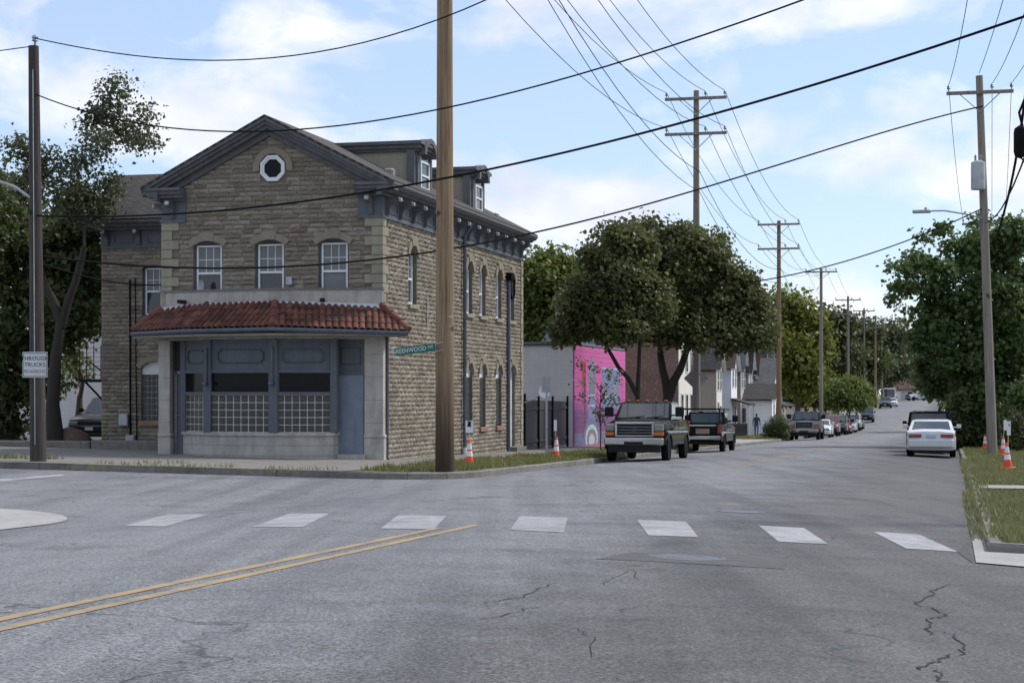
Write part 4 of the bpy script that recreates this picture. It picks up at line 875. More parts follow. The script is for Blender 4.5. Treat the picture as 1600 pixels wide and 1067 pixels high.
# wires ------------------------------------------------------------
def wire(label, pts, r, m=CABLE, sub=10):
    b = MB(); b.tube(pts, r, 5); o = b.build('overhead_wire', m, None, True); return tag(o, label, 'wire', 'overhead wires')
def span(a, c, sag, n=12):
    a, c = Vector(a), Vector(c); return [a.lerp(c, k / n) - Vector((0, 0, sag * 4 * (k / n) * (1 - k / n))) for k in range(n + 1)]
def run(label, pts, sag, r):
    P = []
    for i in range(len(pts) - 1):
        L_ = (Vector(pts[i+1]) - Vector(pts[i])).length; s_ = span(pts[i], pts[i+1], sag * (L_ / 40) ** 2, 12); P += s_ if not P else s_[1:]
    return wire(label, P, r)
keys = ['back', 'big', 'p1', 'p2', 'p3', 'p4', 'p5', 'p6', 'p7']; side = {-1.34: 'left end', .45: 'inner right', 1.34: 'right end'}
for ox, nm in side.items():
    run(f'thin power line on the {nm} of the top crossarms along the street', [arm_pt(k, ARM[k][0], ox) for k in keys], 1.15, .013)
    run(f'thin power line on the {nm} of the second crossarms of the near poles', [arm_pt(k, ARM[k][1], ox) for k in keys[:4]] + [arm_pt('p3', ARM['p3'][0], ox * .66, .05)], 1.15, .013)
run('lower service line running from pole to pole below the crossarms', [pole_pt('big', 14.9, .3), pole_pt('p1', zpix(268, PO['p1'][1]), .15), pole_pt('p2', zpix(420, PO['p2'][1]), .15), pole_pt('p3', zpix(478, PO['p3'][1]), .15), pole_pt('p4', zpix(505, PO['p4'][1]), .15)], 1.3, .015)
run('lowest service line sagging between the near left poles', [pole_pt('big', 14.5, .3), pole_pt('p1', zpix(300, PO['p1'][1]), .15), pole_pt('p2', zpix(440, PO['p2'][1]), .15)], 1.3, .013)
def wire_px(label, A, Bp, pix, r, zA=None, zB=None):
    """a wire in the vertical plane through plan points A and B, its heights read off at a few columns and joined by one smooth parabola-like curve"""
    (xa, ya), (xb, yb) = A[:2], Bp[:2]; K = []
    if zA is not None: K.append((0.0, zA))
    for px, py in pix:
        q = (px - CX) / FPX; lam = (q * ya - xa) / ((xb - xa) - q * (yb - ya)); d = ya + (yb - ya) * lam; K.append((lam, zpix(py, d)))
    if zB is not None: K.append((1.0, zB))
    l_ = np.array([k[0] for k in K]); z_ = np.array([k[1] for k in K]); co = np.polyfit(l_, z_, min(3, len(K) - 1)); l0, l1 = min(0.0, l_.min()), 1.0 if zB is not None else max(l_.max(), 1.0)
    P = [(xa + (xb - xa) * l, ya + (yb - ya) * l, float(np.polyval(co, l))) for l in np.linspace(0, 1, 40)]
    return wire(label, P, r)
LPx, RPx, NPx = PO['left'], PO['right'], PO['near']; Lp = (LPx[0] - .12, LPx[1]); Np = (NPx[0], NPx[1]); Rp = (RPx[0] - .4, RPx[1])
wire_px('uppermost thin wire sagging from the top of the left pole', Lp, Np, [(56, 60), (150, 80), (310, 93), (500, 82), (760, 0)], .014)
wire_px('thin wire with clips from behind the left pole up across the sky', (Lp[0], Lp[1]), Np, [(62, 150), (230, 196), (500, 199), (960, 101), (1255, 0)], .016)
wire_px('thick black cable crossing the gable and sky to the upper right', Lp, Np, [(60, 337), (260, 336), (600, 295), (1088, 187), (1560, 40)], .022)
wire_px('thick black cable passing the upper windows to the right pole', Lp, Rp, [(60, 398), (400, 424), (600, 400), (840, 362), (1085, 298), (1480, 181), (1535, 165)], .028)
fx, fy = bx + 16.2*ST + .15*CT, by + 16.2*CT - .15*ST
wire_px('black cable sagging from the far corner of the stone building to the right pole', (fx, fy), Rp, [(800, 428), (1000, 452), (1190, 440), (1300, 413), (1505, 340)], .024)
for ox, nm in ((-1.17, 'left end'), (0.45, 'middle'), (1.17, 'right end')): run(f'power line on the {nm} of the right hand crossarms', [arm_pt('near', ARM['near'][0], ox), arm_pt('right', RA, ox), arm_pt('right2', ARM['right2'][0], ox)], .8, .012)
wire('power line from the tip of the right pole up out of view', span(pole_pt('right', rt + .1), pole_pt('near', PO['near'][3]), .5), .012)
hc = wire_px('heavy cable bundle hanging down past the right pole at the picture edge', (Rp[0] + .5, Rp[1]), Np, [(1548, 412), (1572, 320), (1589, 240), (1601, 160)], .04)
o = thing('splice_closure', 'black cable splice closure hanging at the right picture edge', 'cable closure', at(1594, 222, 36), -TH); MB().lathe([(.02, -.34), (.11, -.28), (.13, -.2), (.13, .2), (.11, .28), (.02, .34)], 12).build('case', CABLE, o, True); MB().tube([(.05, 0, .3), (-.02, 0, .6), (.12, 0, .95)], .03, 6).tube([(0, 0, -.3), (.15, 0, -.5), (.3, 0, -.3)], .02, 6).build('cable_tail', CABLE, o, True)
wire('twisted service drop from the right pole to the near pole', span(pole_pt('right', zpix(345, PO['right'][1]), .15), pole_pt('near', 9.0), 1.2), .025)
wire('thin wire from the left pole off to the left edge', span(pole_pt('left', LPx[3]), Vector((LPx[0] - 14, LPx[1] - 6, LPx[3] - 2.2)), .3), .013)
wire('service drop from the left pole to the wing wall', span(pole_pt('left', zpix(408, LPx[1])), Vector((bx + (-BW - 2.5)*CT + WT*ST, by + (BW + 2.5)*ST + WT*CT, BZ + 5.75)), .35), .02)
# signs ------------------------------------------------------------
SIGNW = mat('sign_white', (.55, .55, .56), .5, var=.12); SIGNB = mat('sign_black', (.03, .03, .032), .6); SIGNG = mat('sign_green', (.010, .115, .085), .5, var=.1); LETW = mat('letter_white', (.62, .66, .66), .5, var=.05)
def sign_board(name, label, w, h, loc, rz, m, back=ALU, cat='sign', th=.006, group=None):
    o = thing(name, label, cat, loc, rz, group); MB().bev(-w/2, w/2, -th, 0, -h/2, h/2, .002).build('board', m, o); return o
p = pole_pt('left', zpix(570, LPx[1])); s_ = sign_board('truck_sign', 'white square sign reading THROUGH TRUCKS PROHIBITED on the left pole', .60, .62, (p.x, p.y - .21, p.z), R(2), SIGNW)
b = MB()
for x0, x1, z0, z1 in ((-.285, .285, .275, .287), (-.285, .285, -.287, -.275), (-.287, -.275, -.287, .287), (.275, .287, -.287, .287)): b.box(x0, x1, -.010, -.007, z0, z1)
b.build('border', SIGNB, s_)
for txt, z, sz, m in (('THROUGH', .15, .135, SIGNB), ('TRUCKS', 0, .135, SIGNB), ('PROHIBITED', -.165, .105, mat('faded_letter', (.22, .20, .19), .6))): l_ = link('lettering', text_mesh(txt, sz, m), s_, (0, -.011, z), (R(90), 0, 0))
p = pole_pt('big', zpix(545, PO['big'][1])); s_ = sign_board('street_sign', 'green street name sign reading GREENWOOD strapped to the big brown pole', 1.05, .18, (p.x - .70, p.y - .05, p.z - .02), R(-24), SIGNG); s_.rotation_euler = (0, R(-6), R(-20))
link('lettering', text_mesh('GREENWOOD', .155, LETW), s_, (-.14, -.010, 0), (R(90), 0, 0), (.86, 1, 1)); link('lettering', text_mesh('AVE', .10, LETW), s_, (.40, -.010, .02), (R(90), 0, 0), (.8, 1, 1))
MB().box(.42, .72, -.004, .02, -.1, -.085).box(.42, .72, -.004, .02, .08, .095).build('strap', GALV, s_)
x, y, z = on_ground(854, 716, KERB); o = thing('sign_post', 'thin metal post with the grey back of a small sign on the grass verge', 'sign', (x, y, z), -TH + R(8)); H_ = zpix(587, y) - z
MB().box(-.03, .03, -.02, .02, -.2, H_ - .02).build('post', GALV, o); MB().bev(-.15, .15, .022, .03, H_ - .52, H_, .003).build('sign_board', ALU, o)
for key, py, nm in (('p1', 591, 'grey back of a diamond warning sign on the tall pole behind the trucks'), ('p2', 655, 'grey back of a diamond warning sign on the orange brown pole')):
    xx, yy = PO[key][:2]; o = thing('diamond_sign', nm, 'sign', (xx, yy + .2, zpix(py, yy)), R(-4), 'backs of diamond warning signs'); MB().prism([(0, -.56), (.56, 0), (0, .56), (-.56, 0)], 0, .012, 'y').build('board', ALU, o); MB().box(-.05, .05, -.05, 0, -.4, .4).build('bracket', GALV, o)
# traffic cones ----------------------------------------------------
ORANGE = mat('cone_orange', (.75, .085, .025), .55, var=.12); REFL = mat('cone_reflective', (.72, .73, .75), .4, var=.08); STICK = mat('pale_stick', (.55, .42, .2), .8); PAPER = mat('paper_white', (.72, .73, .76), .7, var=.04)
def cone(label, px, py, hpx, tilt=0):
    x, y, z = on_ground(px, py, KERB); h = hpx / FPX * y; o = thing('traffic_cone', label, 'traffic cone', (x, y, z), R(20), 'orange traffic cones on the verges'); o.rotation_euler = (0, R(tilt), R(20)); r = h * .17
    MB().bev(-r * 1.35, r * 1.35, -r * 1.35, r * 1.35, 0, .04, .012).build('base', ORANGE, o); rr = lambda k: r * (1 - k) + r * .28 * k
    MB().lathe([(rr(0), .04), (rr(.97), h * .97), (rr(1) * .8, h), (.001, h)], 16).build('body', ORANGE, o, True)
    for k0, k1 in ((.36, .56), (.63, .86)): MB().lathe([(rr(k0) + .004, h * k0), (rr(k1) + .004, h * k1)], 16).build('reflective_band', REFL, o, True)
    return x, y, z, h
def paper(label, c, px0, px1, py0, py1, rz, mark=None):
    x, y, z, h = c; zc0, zc1 = zpix(py1, y) - z, zpix(py0, y) - z; w = (px1 - px0) / FPX * y; ox = ((px0 + px1) / 2 - CX) / FPX * y - x; o = thing('paper_sign', label, 'sign', (x, y, z), 0, 'paper signs on sticks'); 
    MB().tube([(0, 0, h * .9), (ox, -.0, zc1 - .05)], .012, 6).build('stick', STICK, o); 
    MB().box(-w/2, w/2, -.006, 0, zc0, zc1).build('sheet', PAPER, o).location = (ox, -.014, 0)
    if mark:
        b = MB(); cz = zc0 + (zc1 - zc0) * .68; u = w * .5
        for q in mark: b.prism([(ox + a * u, cz + c_ * u) for a, c_ in q], -.028, -.022, 'y')
        b.build('printed_mark', SIGNB, o)
XM = [[(-.55, .9), (-.1, 1.0), (.55, -.5), (.1, -.75)], [(.2, .95), (.6, .6), (-.2, -.6), (-.65, -.4)], [(-.4, -.2), (.45, -.1), (.4, .25), (-.4, .2)]]
c = cone('orange traffic cone in the grass beside the big brown pole', 733.5, 727, 40); paper('white paper sign with black mark on a stick above the cone by the big pole', c, 727.5, 739, 657, 676, 0, XM)
c = cone('orange traffic cone next to the thin sign post', 868.5, 717, 35, 2); paper('narrow white paper sign on a stick above the cone by the sign post', c, 865.5, 870, 656, 673, 0, None)
c = cone('nearest orange traffic cone on the right verge', 1575, 732, 40, -4); paper('larger white paper sign leaning above the nearest right hand cone', c, 1573, 1579, 658, 680, 0, [[(-.5, .9), (.4, .9), (.5, .2), (.3, -.3), (-.1, -.3), (.15, .2), (.1, .6), (-.5, .7)]])
c = cone('orange traffic cone standing behind the nearest one on the right', 1567.5, 711, 29); paper('smaller white paper sign behind on a stick above the right hand cones', c, 1568, 1573, 656, 672, 0, None)
cone('orange traffic cone left of the right hand utility pole', 1539, 700, 21)
# ------------------------------------------------------------------ vehicles
TYRE = mat('tyre_rubber', (.012, .012, .013), .9, var=.2, scale=8, spec=.1); RIM = mat('wheel_rim', (.50, .51, .53), .3, metal=.8, var=.1); CHROME = mat('chrome', (.38, .39, .40), .14, metal=1.0, var=.1); BLKP = mat('black_plastic', (.012, .012, .013), .5, var=.2, spec=.2); CARGL = glassy('car_glass', (.018, .021, .024), .03, .9)
LAMPC = mat('headlamp', (.20, .21, .20), .12, var=.3, spec=.6); AMBER = mat('amber_lens', (.55, .16, .03), .25); REDL = mat('red_lens', (.26, .012, .016), .2, var=.2, spec=.7); PLATE = mat('licence_plate', (.50, .54, .62), .5, var=.1)
def carpaint(name, c, rough=.05):
    n = N(name); q = n.pos(); f = n.noise(q, 3.0, 5, .6); g = n.noise(q, 45, 3, .7); sep = n.n('ShaderNodeSeparateXYZ'); tcn = n.n('ShaderNodeTexCoord'); n.l(tcn.outputs['Object'], sep.inputs[0])
    mr = n.n('ShaderNodeMapRange'); mr.inputs[1].default_value = .95; mr.inputs[2].default_value = .35; n.l(sep.outputs[2], mr.inputs[0])       # road dust near the sills
    d = n.math('MULTIPLY', n.math('MULTIPLY', mr.outputs[0], n.ramp(f, .3, .7)), .12); n.set(n.mix(d, c, (.20, .18, .16)), n.ramp(f, .2, .8, (rough,) * 3, (rough + .08,) * 3), spec=.35 if max(c) > .1 else .07); return n.m
SPECS = dict(
    pickup=dict(L=5.7, W=2.0, zb=.50, r=.40, wx=(-1.72, 1.90), top=[(-2.82, .66), (-2.85, 1.0), (-2.84, 1.34), (-1.0, 1.37), (1.12, 1.37), (1.30, 1.33), (2.45, 1.24), (2.70, 1.16), (2.76, 1.0), (2.76, .66)], gh=(-.95, -.78, .50, 1.22, 1.35, 1.94), wr=.18),
    suv=dict(L=4.7, W=1.84, zb=.38, r=.35, wx=(-1.38, 1.42), top=[(-2.30, .50), (-2.34, .8), (-2.28, 1.12), (-1.0, 1.14), (.95, 1.12), (1.95, 1.02), (2.22, .90), (2.30, .70), (2.28, .48)], gh=(-2.2, -1.95, .15, .98, 1.10, 1.74), wr=.15),
    sedan=dict(L=4.7, W=1.78, zb=.27, r=.315, wx=(-1.38, 1.33), top=[(-2.30, .38), (-2.36, .52), (-2.35, .62), (-2.28, .92), (-2.1, 1.0), (-1.5, 1.02), (.95, .97), (1.85, .86), (2.2, .72), (2.33, .55), (2.28, .36)], gh=(-1.72, -.80, .30, 1.12, .985, 1.41), wr=.20),
    van=dict(L=6.0, W=2.1, zb=.5, r=.38, wx=(-1.8, 1.9), top=[(-3.0, .6), (-3.0, 1.3), (1.5, 1.3), (2.6, 1.15), (2.9, .95), (2.92, .6)], gh=(-2.98, -2.95, 1.5, 1.75, 1.25, 2.9), wr=.06))
def vehicle(kind, name, label, cat, loc, heading, paintm, group=None, rough=None, detail=True, facing='front', extras=(), lower=None):
    sp = SPECS[kind]; Wd = sp['W'] / 2; zb, r = sp['zb'], sp['r']; o = thing(name, label, cat, loc, heading, group)
    arch = []
    for xw in sp['wx']:                                              # rear first
        ra = r + .075; a0 = math.asin(max(-1, min(1, (zb - r) / ra))); arch.append([(xw + ra * math.cos(math.pi - a0 + (a0*2 - math.pi) * k / 10), r + ra * math.sin(math.pi - a0 + (2*a0 - math.pi) * k / 10)) for k in range(11)])
    x_r, x_f = sp['top'][0][0], sp['top'][-1][0]
    poly = [(x_r + .08, zb)] + arch[0] + arch[1] + [(x_f - .08, zb)] + list(reversed(sp['top']))
    n = len(poly); c = Vector((sum(p[0] for p in poly)/n, sum(p[1] for p in poly)/n))
    def inset(d):
        out = []
        for i in range(n):
            a, p, q = Vector(poly[i-1]), Vector(poly[i]), Vector(poly[(i+1) % n]); e1, e2 = (p-a).normalized(), (q-p).normalized(); m = Vector((-e1.y - e2.y, e1.x + e2.x)); m = m.normalized() if m.length > 1e-6 else Vector((0, 1)); out.append((p.x + m.x*d, p.y + m.y*d))
        return out
    def taper(x, y, z): k = max(0, (abs(x) / (sp['L']/2) - .70) / .30); return (x - .10 * (abs(y)/Wd)**3 * k * (1 if x > 0 else -1), y * (1 - .07 * k * k) * (1 - .05 * max(0, (z - .85) / .6)), z)
    rings = [(-Wd, inset(.045)), (-Wd + .05, inset(.012)), (-Wd + .12, poly), (-Wd * .4, poly), (Wd * .4, poly), (Wd - .12, poly), (Wd - .05, inset(.012)), (Wd, inset(.045))]; b = MB(); vs = []
    for y, pl in rings: vs += [taper(px, y, pz + (.035 if abs(y) < Wd * .5 and pz > .8 else 0)) for px, pz in pl]
    fs = [(j*n + i, j*n + (i+1) % n, (j+1)*n + (i+1) % n, (j+1)*n + i) for j in range(len(rings)-1) for i in range(n)]
    tri = tessellate_polygon([[Vector((p[0], p[1], 0)) for p in poly]]); fs += [tuple(t) for t in tri] + [tuple(i + (len(rings)-1)*n for i in t) for t in tri]
    b.add(vs, fs); body = b.build('body', paintm, o, True)
    g0, g1, g2, g3, zt0, zt1 = sp['gh']; wb, wr = Wd - .07, Wd - sp['wr']
    def ghp(x, z, s): k = (z - zt0) / (zt1 - zt0); return Vector((x, s * (wb + (wr - wb) * k), z))
    zr = zt1 - .05
    P = {('rb', s): ghp(g0, zt0, s) for s in (-1, 1)} | {('rt', s): ghp(g1 + (g0-g1)*.06, zr, s) for s in (-1, 1)} | {('ft', s): ghp(g2 + (g3-g2)*.06, zr, s) for s in (-1, 1)} | {('fb', s): ghp(g3, zt0, s) for s in (-1, 1)}
    T = {('rt', s): Vector((g1 + .12, s * (wr - .12), zt1)) for s in (-1, 1)} | {('ft', s): Vector((g2 - .12, s * (wr - .12), zt1)) for s in (-1, 1)}; b = MB()
    order = ['rb', 'rt', 'ft', 'fb']; vs = [P[(k, s)] for s in (-1, 1) for k in order] + [T[(k, s)] for s in (-1, 1) for k in ('rt', 'ft')]
    b.add(vs, [(0, 1, 2, 3), (4, 5, 6, 7), (0, 1, 5, 4), (3, 2, 6, 7), (1, 2, 9, 8), (5, 6, 11, 10), (1, 8, 10, 5), (2, 9, 11, 6), (8, 9, 11, 10)]); b.build('cabin', paintm, o, True)
    def pane(name, q, mx=.06, mz=.09, off=.008, u0=0., u1=1., m=CARGL):
        A_, B_, C_, D_ = q; nr = (B_ - A_).cross(D_ - A_).normalized(); ctr = (A_ + B_ + C_ + D_) / 4
        if nr.dot(ctr - Vector(((g0 + g3)/2, 0, zt0 + .2))) < 0: nr = -nr
        def f(u, v): return A_.lerp(B_, u).lerp(D_.lerp(C_, u), v) + nr * off
        u0_, u1_ = u0 + mx, u1 - mx; vs = [f(u0_, mz), f(u1_, mz), f(u1_, 1 - mz), f(u0_, 1 - mz)]; b = MB().add(vs + [v - nr * .02 for v in vs], [(0, 1, 2, 3), (7, 6, 5, 4), (0, 1, 5, 4), (1, 2, 6, 5), (2, 3, 7, 6), (3, 0, 4, 7)]); return b.build(name, m, o)
    pane('windscreen', (P[('fb', -1)], P[('fb', 1)], P[('ft', 1)], P[('ft', -1)]), .05, .07)
    if kind != 'van': pane('rear_window', (P[('rb', -1)], P[('rb', 1)], P[('rt', 1)], P[('rt', -1)]), .07, .10)
    for s in (-1, 1):
        q = (P[('rb', s)], P[('fb', s)], P[('ft', s)], P[('rt', s)])
        cuts = {'pickup': ((.08, .50), (.52, .97)), 'suv': ((.05, .34), (.36, .66), (.68, .97)), 'sedan': ((.14, .52), (.54, .96)), 'van': ((.86, .99),)}[kind]
        for u0, u1 in cuts: pane('side_window', q, .01, .12, .008, u0, u1)
    for xw in sp['wx']:
        for s in (-1, 1):
            w = MB().lathe([(r * .58, -.11), (r * .93, -.11), (r, -.06), (r, .06), (r * .93, .11), (r * .58, .11)], 20, (xw, s * (Wd - .12), r), 'y').build('wheel', TYRE, o, True)
            rm = MB().lathe([(.001, .085), (r * .2, .095), (r * .24, .07), (r * .5, .055), (r * .57, .10), (r * .6, .10), (r * .6, -.05), (.001, -.05)], 20, (0, 0, 0), 'y')
            rm.v = [(xw + x, s * (Wd - .12 + y), r + z) for x, y, z in rm.v]; rm.build('rim', RIM, w, True)
    MB().box(x_r + .15, x_f - .15, -Wd + .22, Wd - .22, zb - .10, zb + .25).build('underbody', BLKP, o)
    mz = zt0 + .10; mx_ = g3 - .32; big = kind == 'pickup'
    for s in (-1, 1): MB().bev(mx_ - .06, mx_ + .08, s * (Wd + .02) if s > 0 else -Wd - (.30 if big else .20), Wd + (.30 if big else .20) if s > 0 else -Wd - .02, mz - .02, mz + (.30 if big else .14), .03).box(mx_ - .02, mx_ + .03, min(s * (Wd - .12), s * (Wd + .1)), max(s * (Wd - .12), s * (Wd + .1)), mz, mz + .05).build('mirror', BLKP if big else paintm if kind == 'sedan' else BLKP, o)
    xf_, xr_ = x_f, x_r; hw = Wd * .93
    if kind == 'pickup':
        MB().bev(xf_ - .04, xf_ + .16, -hw - .02, hw + .02, .52, .76, .04).build('front_bumper', CHROME, o); MB().box(xf_ + .161, xf_ + .165, -.3, .3, .56, .64).build('bumper_slot', BLKP, o); MB().box(xf_ - .1, xf_ + .08, -hw + .1, hw - .1, .30, .52).build('valance', BLKP, o)
        g = MB(); x0 = xf_ - .02
        for y0, y1, z0, z1 in ((-.62, .62, 1.19, 1.27), (-.62, .62, .79, .84), (-.62, -.55, .84, 1.19), (.55, .62, .84, 1.19)): g.bev(x0, x0 + .07, y0, y1, z0, z1, .012)
        g.build('grille_frame', CHROME, o); gb = MB().box(x0 - .02, x0 + .02, -.55, .55, .84, 1.19); gb.build('grille', BLKP, o)
        for z in (.92, 1.01, 1.10): MB().box(x0 + .02, x0 + .045, -.54, .54, z - .014, z + .014).build('grille_bar', mat('grille_grey', (.16, .165, .17), .35, metal=.7), o)
        em = MB().lathe([(.001, .0), (.12, .0), (.12, .012), (.001, .015)], 20, (0, 0, 0), 'x'); em.v = [(x0 + .05 + x, y, 1.01 + z * .42) for x, y, z in em.v]; em.build('emblem', mat('emblem_blue', (.045, .055, .09), .3), o)
        for s in (-1, 1):
            MB().bev(xf_ - .10, xf_ + .035, min(s*.62, s*.93), max(s*.64, s*.93), .965, 1.19, .03).build('headlight', LAMPC, o); MB().bev(xf_ - .10, xf_ + .03, min(s*.62, s*.93), max(s*.64, s*.93), .82, .945, .015).build('indicator', AMBER, o)
        MB().bev(xr_ - .16, xr_ + .04, -hw, hw, .60, .78, .03).build('rear_bumper', CHROME, o); MB().bev(xr_ - .02, xr_ + .02, -.72, .72, .86, 1.32, .02).build('tailgate', paintm, o); MB().box(xr_ - .035, xr_ - .02, -.72, .72, 1.24, 1.30).build('tailgate_trim', CHROME, o)
        for s in (-1, 1): MB().bev(xr_ - .03, xr_ + .06, min(s*.78, s*.93), max(s*.78, s*.93), .9, 1.28, .015).build('tail_light', REDL, o); MB().bev(-1.2, 1.15, s*Wd - .012, s*Wd + .02, 1.02, 1.07, .008).build('side_trim', CHROME, o)
        MB().box(-2.7, -1.02, -.75, .75, 1.36, 1.392).build('bed_floor', BLKP, o)
        for y_ in (-.62, -.31, 0, .31, .62): MB().bev(g2 - .16, g2 - .06, y_ - .05, y_ + .05, zt1 - .01, zt1 + .035, .012).build('cab_light', AMBER, o)
        for y_ in (-.45, .15): MB().tube([(g3 + .02, y_, zt0 + .04), (g3 - .12, y_ + .5, zt0 + .10)], .014, 5).build('wiper', BLKP, o)
        hb = MB().bev(1.35, 2.55, -.52, .52, 1.2, 1.345, .05); hb.v = [(x_, y_, z_ - .075 * (x_ - 1.35)) for x_, y_, z_ in hb.v]; hb.build('hood_bulge', paintm, o, True)
        for s in (-1, 1):
            for xd in (1.02, .02, -.92): MB().box(xd - .006, xd + .006, s * (Wd - .004) - .004, s * (Wd - .004) + .004, .62, 1.33).build('door_seam', BLKP, o)
            for xd in (.16, -.78): MB().bev(xd, xd + .16, s * Wd - .02, s * Wd + .02, 1.16, 1.20, .008).build('door_handle', BLKP, o)
            for xw in sp['wx']:
                fl = MB(); rr = r + .085; an = [math.pi * k / 12 for k in range(13)]; fl.tube([(xw + rr * math.cos(a_), s * (Wd - .005), r + rr * math.sin(a_)) for a_ in an], .028, 6); fl.build('wheel_arch', BLKP, o, True)
    elif kind in ('suv', 'sedan'):
        zl = .72 if kind == 'suv' else .60
        MB().bev(xf_ - .12, xf_ + .05, -hw + .02, hw - .02, zb + .06, zl - .06, .05).build('front_bumper', paintm if kind == 'sedan' else BLKP, o); MB().bev(xf_ - .06, xf_ + .03, -.45, .45, zl - .02, zl + .13, .02).build('grille', BLKP, o)
        for s in (-1, 1): MB().bev(xf_ - .22, xf_ + .012, min(s*.48, s*.82), max(s*.48, s*.82), zl - .02, zl + .13, .03).build('headlight', LAMPC, o)
        zr_ = .80 if kind == 'sedan' else .95
        for s in (-1, 1): MB().bev(xr_ - .055 if kind == 'sedan' else xr_ - .05, xr_ + .12, min(s*.34, s*.80) if kind == 'sedan' else min(s*.66, s*.86), max(s*.34, s*.80) if kind == 'sedan' else max(s*.66, s*.86), zr_ - .055, zr_ + (.06 if kind == 'sedan' else .2), .015).build('tail_light', REDL, o)
        MB().bev(xr_ - .10, xr_ + .12, -hw + .01, hw - .01, zb + .10, .68 if kind == 'sedan' else .62, .05).build('rear_bumper', paintm if kind == 'sedan' else BLKP, o); MB().bev(xr_ - .065, xr_ - .01, -.17, .17, zr_ - .07, zr_ + .07, .006).build('number_plate', PLATE, o); MB().bev(xf_ + .03, xf_ + .06, -.16, .16, zb + .14, zb + .26, .006).build('number_plate', PLATE, o)
        if kind == 'suv':
            for s in (-1, 1): MB().tube([(-1.8, s*.62, zt1 + .0), (-1.7, s*.62, zt1 + .06), (-.1, s*.62, zt1 + .06), (0, s*.62, zt1)], .02, 6).build('roof_rail', GREYMET, o)
    else:
        MB().bev(xf_ - .05, xf_ + .1, -hw, hw, .5, .72, .04).build('front_bumper', BLKP, o); MB().bev(xf_ - .02, xf_ + .03, -.5, .5, .78, .98, .02).build('grille', BLKP, o)
        for s in (-1, 1): MB().bev(xf_ - .1, xf_ + .03, min(s*.6, s*.9), max(s*.6, s*.9), .8, .98, .02).build('headlight', LAMPC, o)
    return o
FACE, AWAY = math.atan2(-CT, -ST), math.atan2(CT, ST)
def park(kind, name, label, cat, s, t_end, face, pm, group, **k):
    L_ = SPECS[kind]['L'] / 2; t = t_end + L_; x, y = W(s, t); o = vehicle(kind, name, label, cat, (x, y, zroad(s, t) - .005), FACE if face else AWAY, pm, group, **k)
    o.rotation_euler = (0, math.atan2(zroad(s, t - 2) - zroad(s, t + 2), 4) * (-1 if face else 1), o.rotation_euler[2]); return o
PK = 'vehicles parked along the street'
PBLK, PDGR, PRED, PWHT, PSIL, PDBL, PGRY = [carpaint(n_, c_) for n_, c_ in (('black_paint', (.006, .008, .008)), ('dark_green_paint', (.008, .013, .012)), ('red_paint', (.16, .012, .016)), ('white_paint', (.62, .63, .64)), ('silver_paint', (.36, .37, .38)), ('dark_blue_paint', (.025, .032, .045)), ('grey_paint', (.10, .105, .11)))]
park('pickup', 'pickup_truck', 'large black pickup truck with chrome grille facing the viewer at the left kerb', 'pickup truck', -4.25, on_line(992, -4.25) - .2, True, PBLK, PK)
t2 = park('pickup', 'pickup_truck', 'dark pickup with black ladder rack seen from behind the big black pickup', 'pickup truck', -4.5, on_line(1091, -4.5) + .3, False, PDGR, PK)
b = MB()
for xx in (-2.72, -1.05):
    for s in (-.86, .86): b.box(xx - .03, xx + .03, s - .03, s + .03, 1.3, 2.06)
    b.box(xx - .03, xx + .03, -.89, .89, 2.0, 2.07)
for s in (-.86, .86): b.box(-2.72, 1.2, s - .025, s + .025, 2.0, 2.06)
t2.scale = (.88, .88, .88); b.build('ladder_rack', BLKP, t2); MB().box(-2.885, -2.865, -.42, .22, .88, 1.12).build('tailgate_board', mat('tan_board', (.30, .21, .15), .8), t2)
park('pickup', 'pickup_truck', 'dark green pickup facing the viewer just behind the orange brown pole', 'pickup truck', -4.15, on_line(1256, -4.15), True, PDGR, PK)
for kind, lab, cat, px, pm, face in (('sedan', 'white sedan mostly hidden behind the dark green pickup', 'car', 1279, PWHT, True), ('suv', 'red sport utility vehicle behind the dark green pickup', 'car', 1291, PRED, True), ('suv', 'dark grey sport utility vehicle behind the red one', 'car', 1305, PDBL, True), ('sedan', 'red sedan behind the dark grey sport utility vehicle', 'car', 1313, PRED, True), ('sedan', 'white sedan in the middle of the parked row', 'car', 1322, PWHT, True), ('suv', 'silver car near the end of the parked row', 'car', 1329.5, PSIL, True), ('sedan', 'black sedan last in the parked row before the gap', 'car', 1334.5, PBLK, True)):
    park(kind, 'parked_car', lab, cat, -4.3, on_line(px, -4.3), face, pm, PK)
park('suv', 'parked_car', 'dark green sport utility vehicle parked alone where the street begins to rise', 'car', -4.3, on_line(1352, -4.3), True, PDBL, PK)
park('suv', 'parked_car', 'grey car parked on the rising part of the street', 'car', -4.4, on_line(1384, -4.4) - 3, True, PGRY, PK); park('sedan', 'parked_car', 'white car parked just behind the grey one on the rise', 'car', -3.8, on_line(1384, -4.4) + 8, True, PWHT, PK)
park('van', 'box_truck', 'white box truck parked far up the street', 'truck', -4.6, on_line(1384, -4.4) + 20, True, PWHT, PK)
park('sedan', 'parked_car', 'white sedan with red tail lights parked at the right kerb', 'car', 4.72, 67.6, False, PWHT, PK)
park('suv', 'parked_car', 'black sport utility vehicle parked in front of the white sedan', 'car', 4.55, 75.0, False, PBLK, PK)
for s_, t_, kd, pm, lab in ((-1, 378, 'pickup', PWHT, 'white pickup standing at the top of the street'), (14, 384, 'suv', PWHT, 'white car parked before the far houses under the tree')):
    x, y = W(s_, t_); vehicle(kd, 'parked_car', lab, 'car', (x, y, zroad(s_, t_) + .02), R(200), pm, PK)
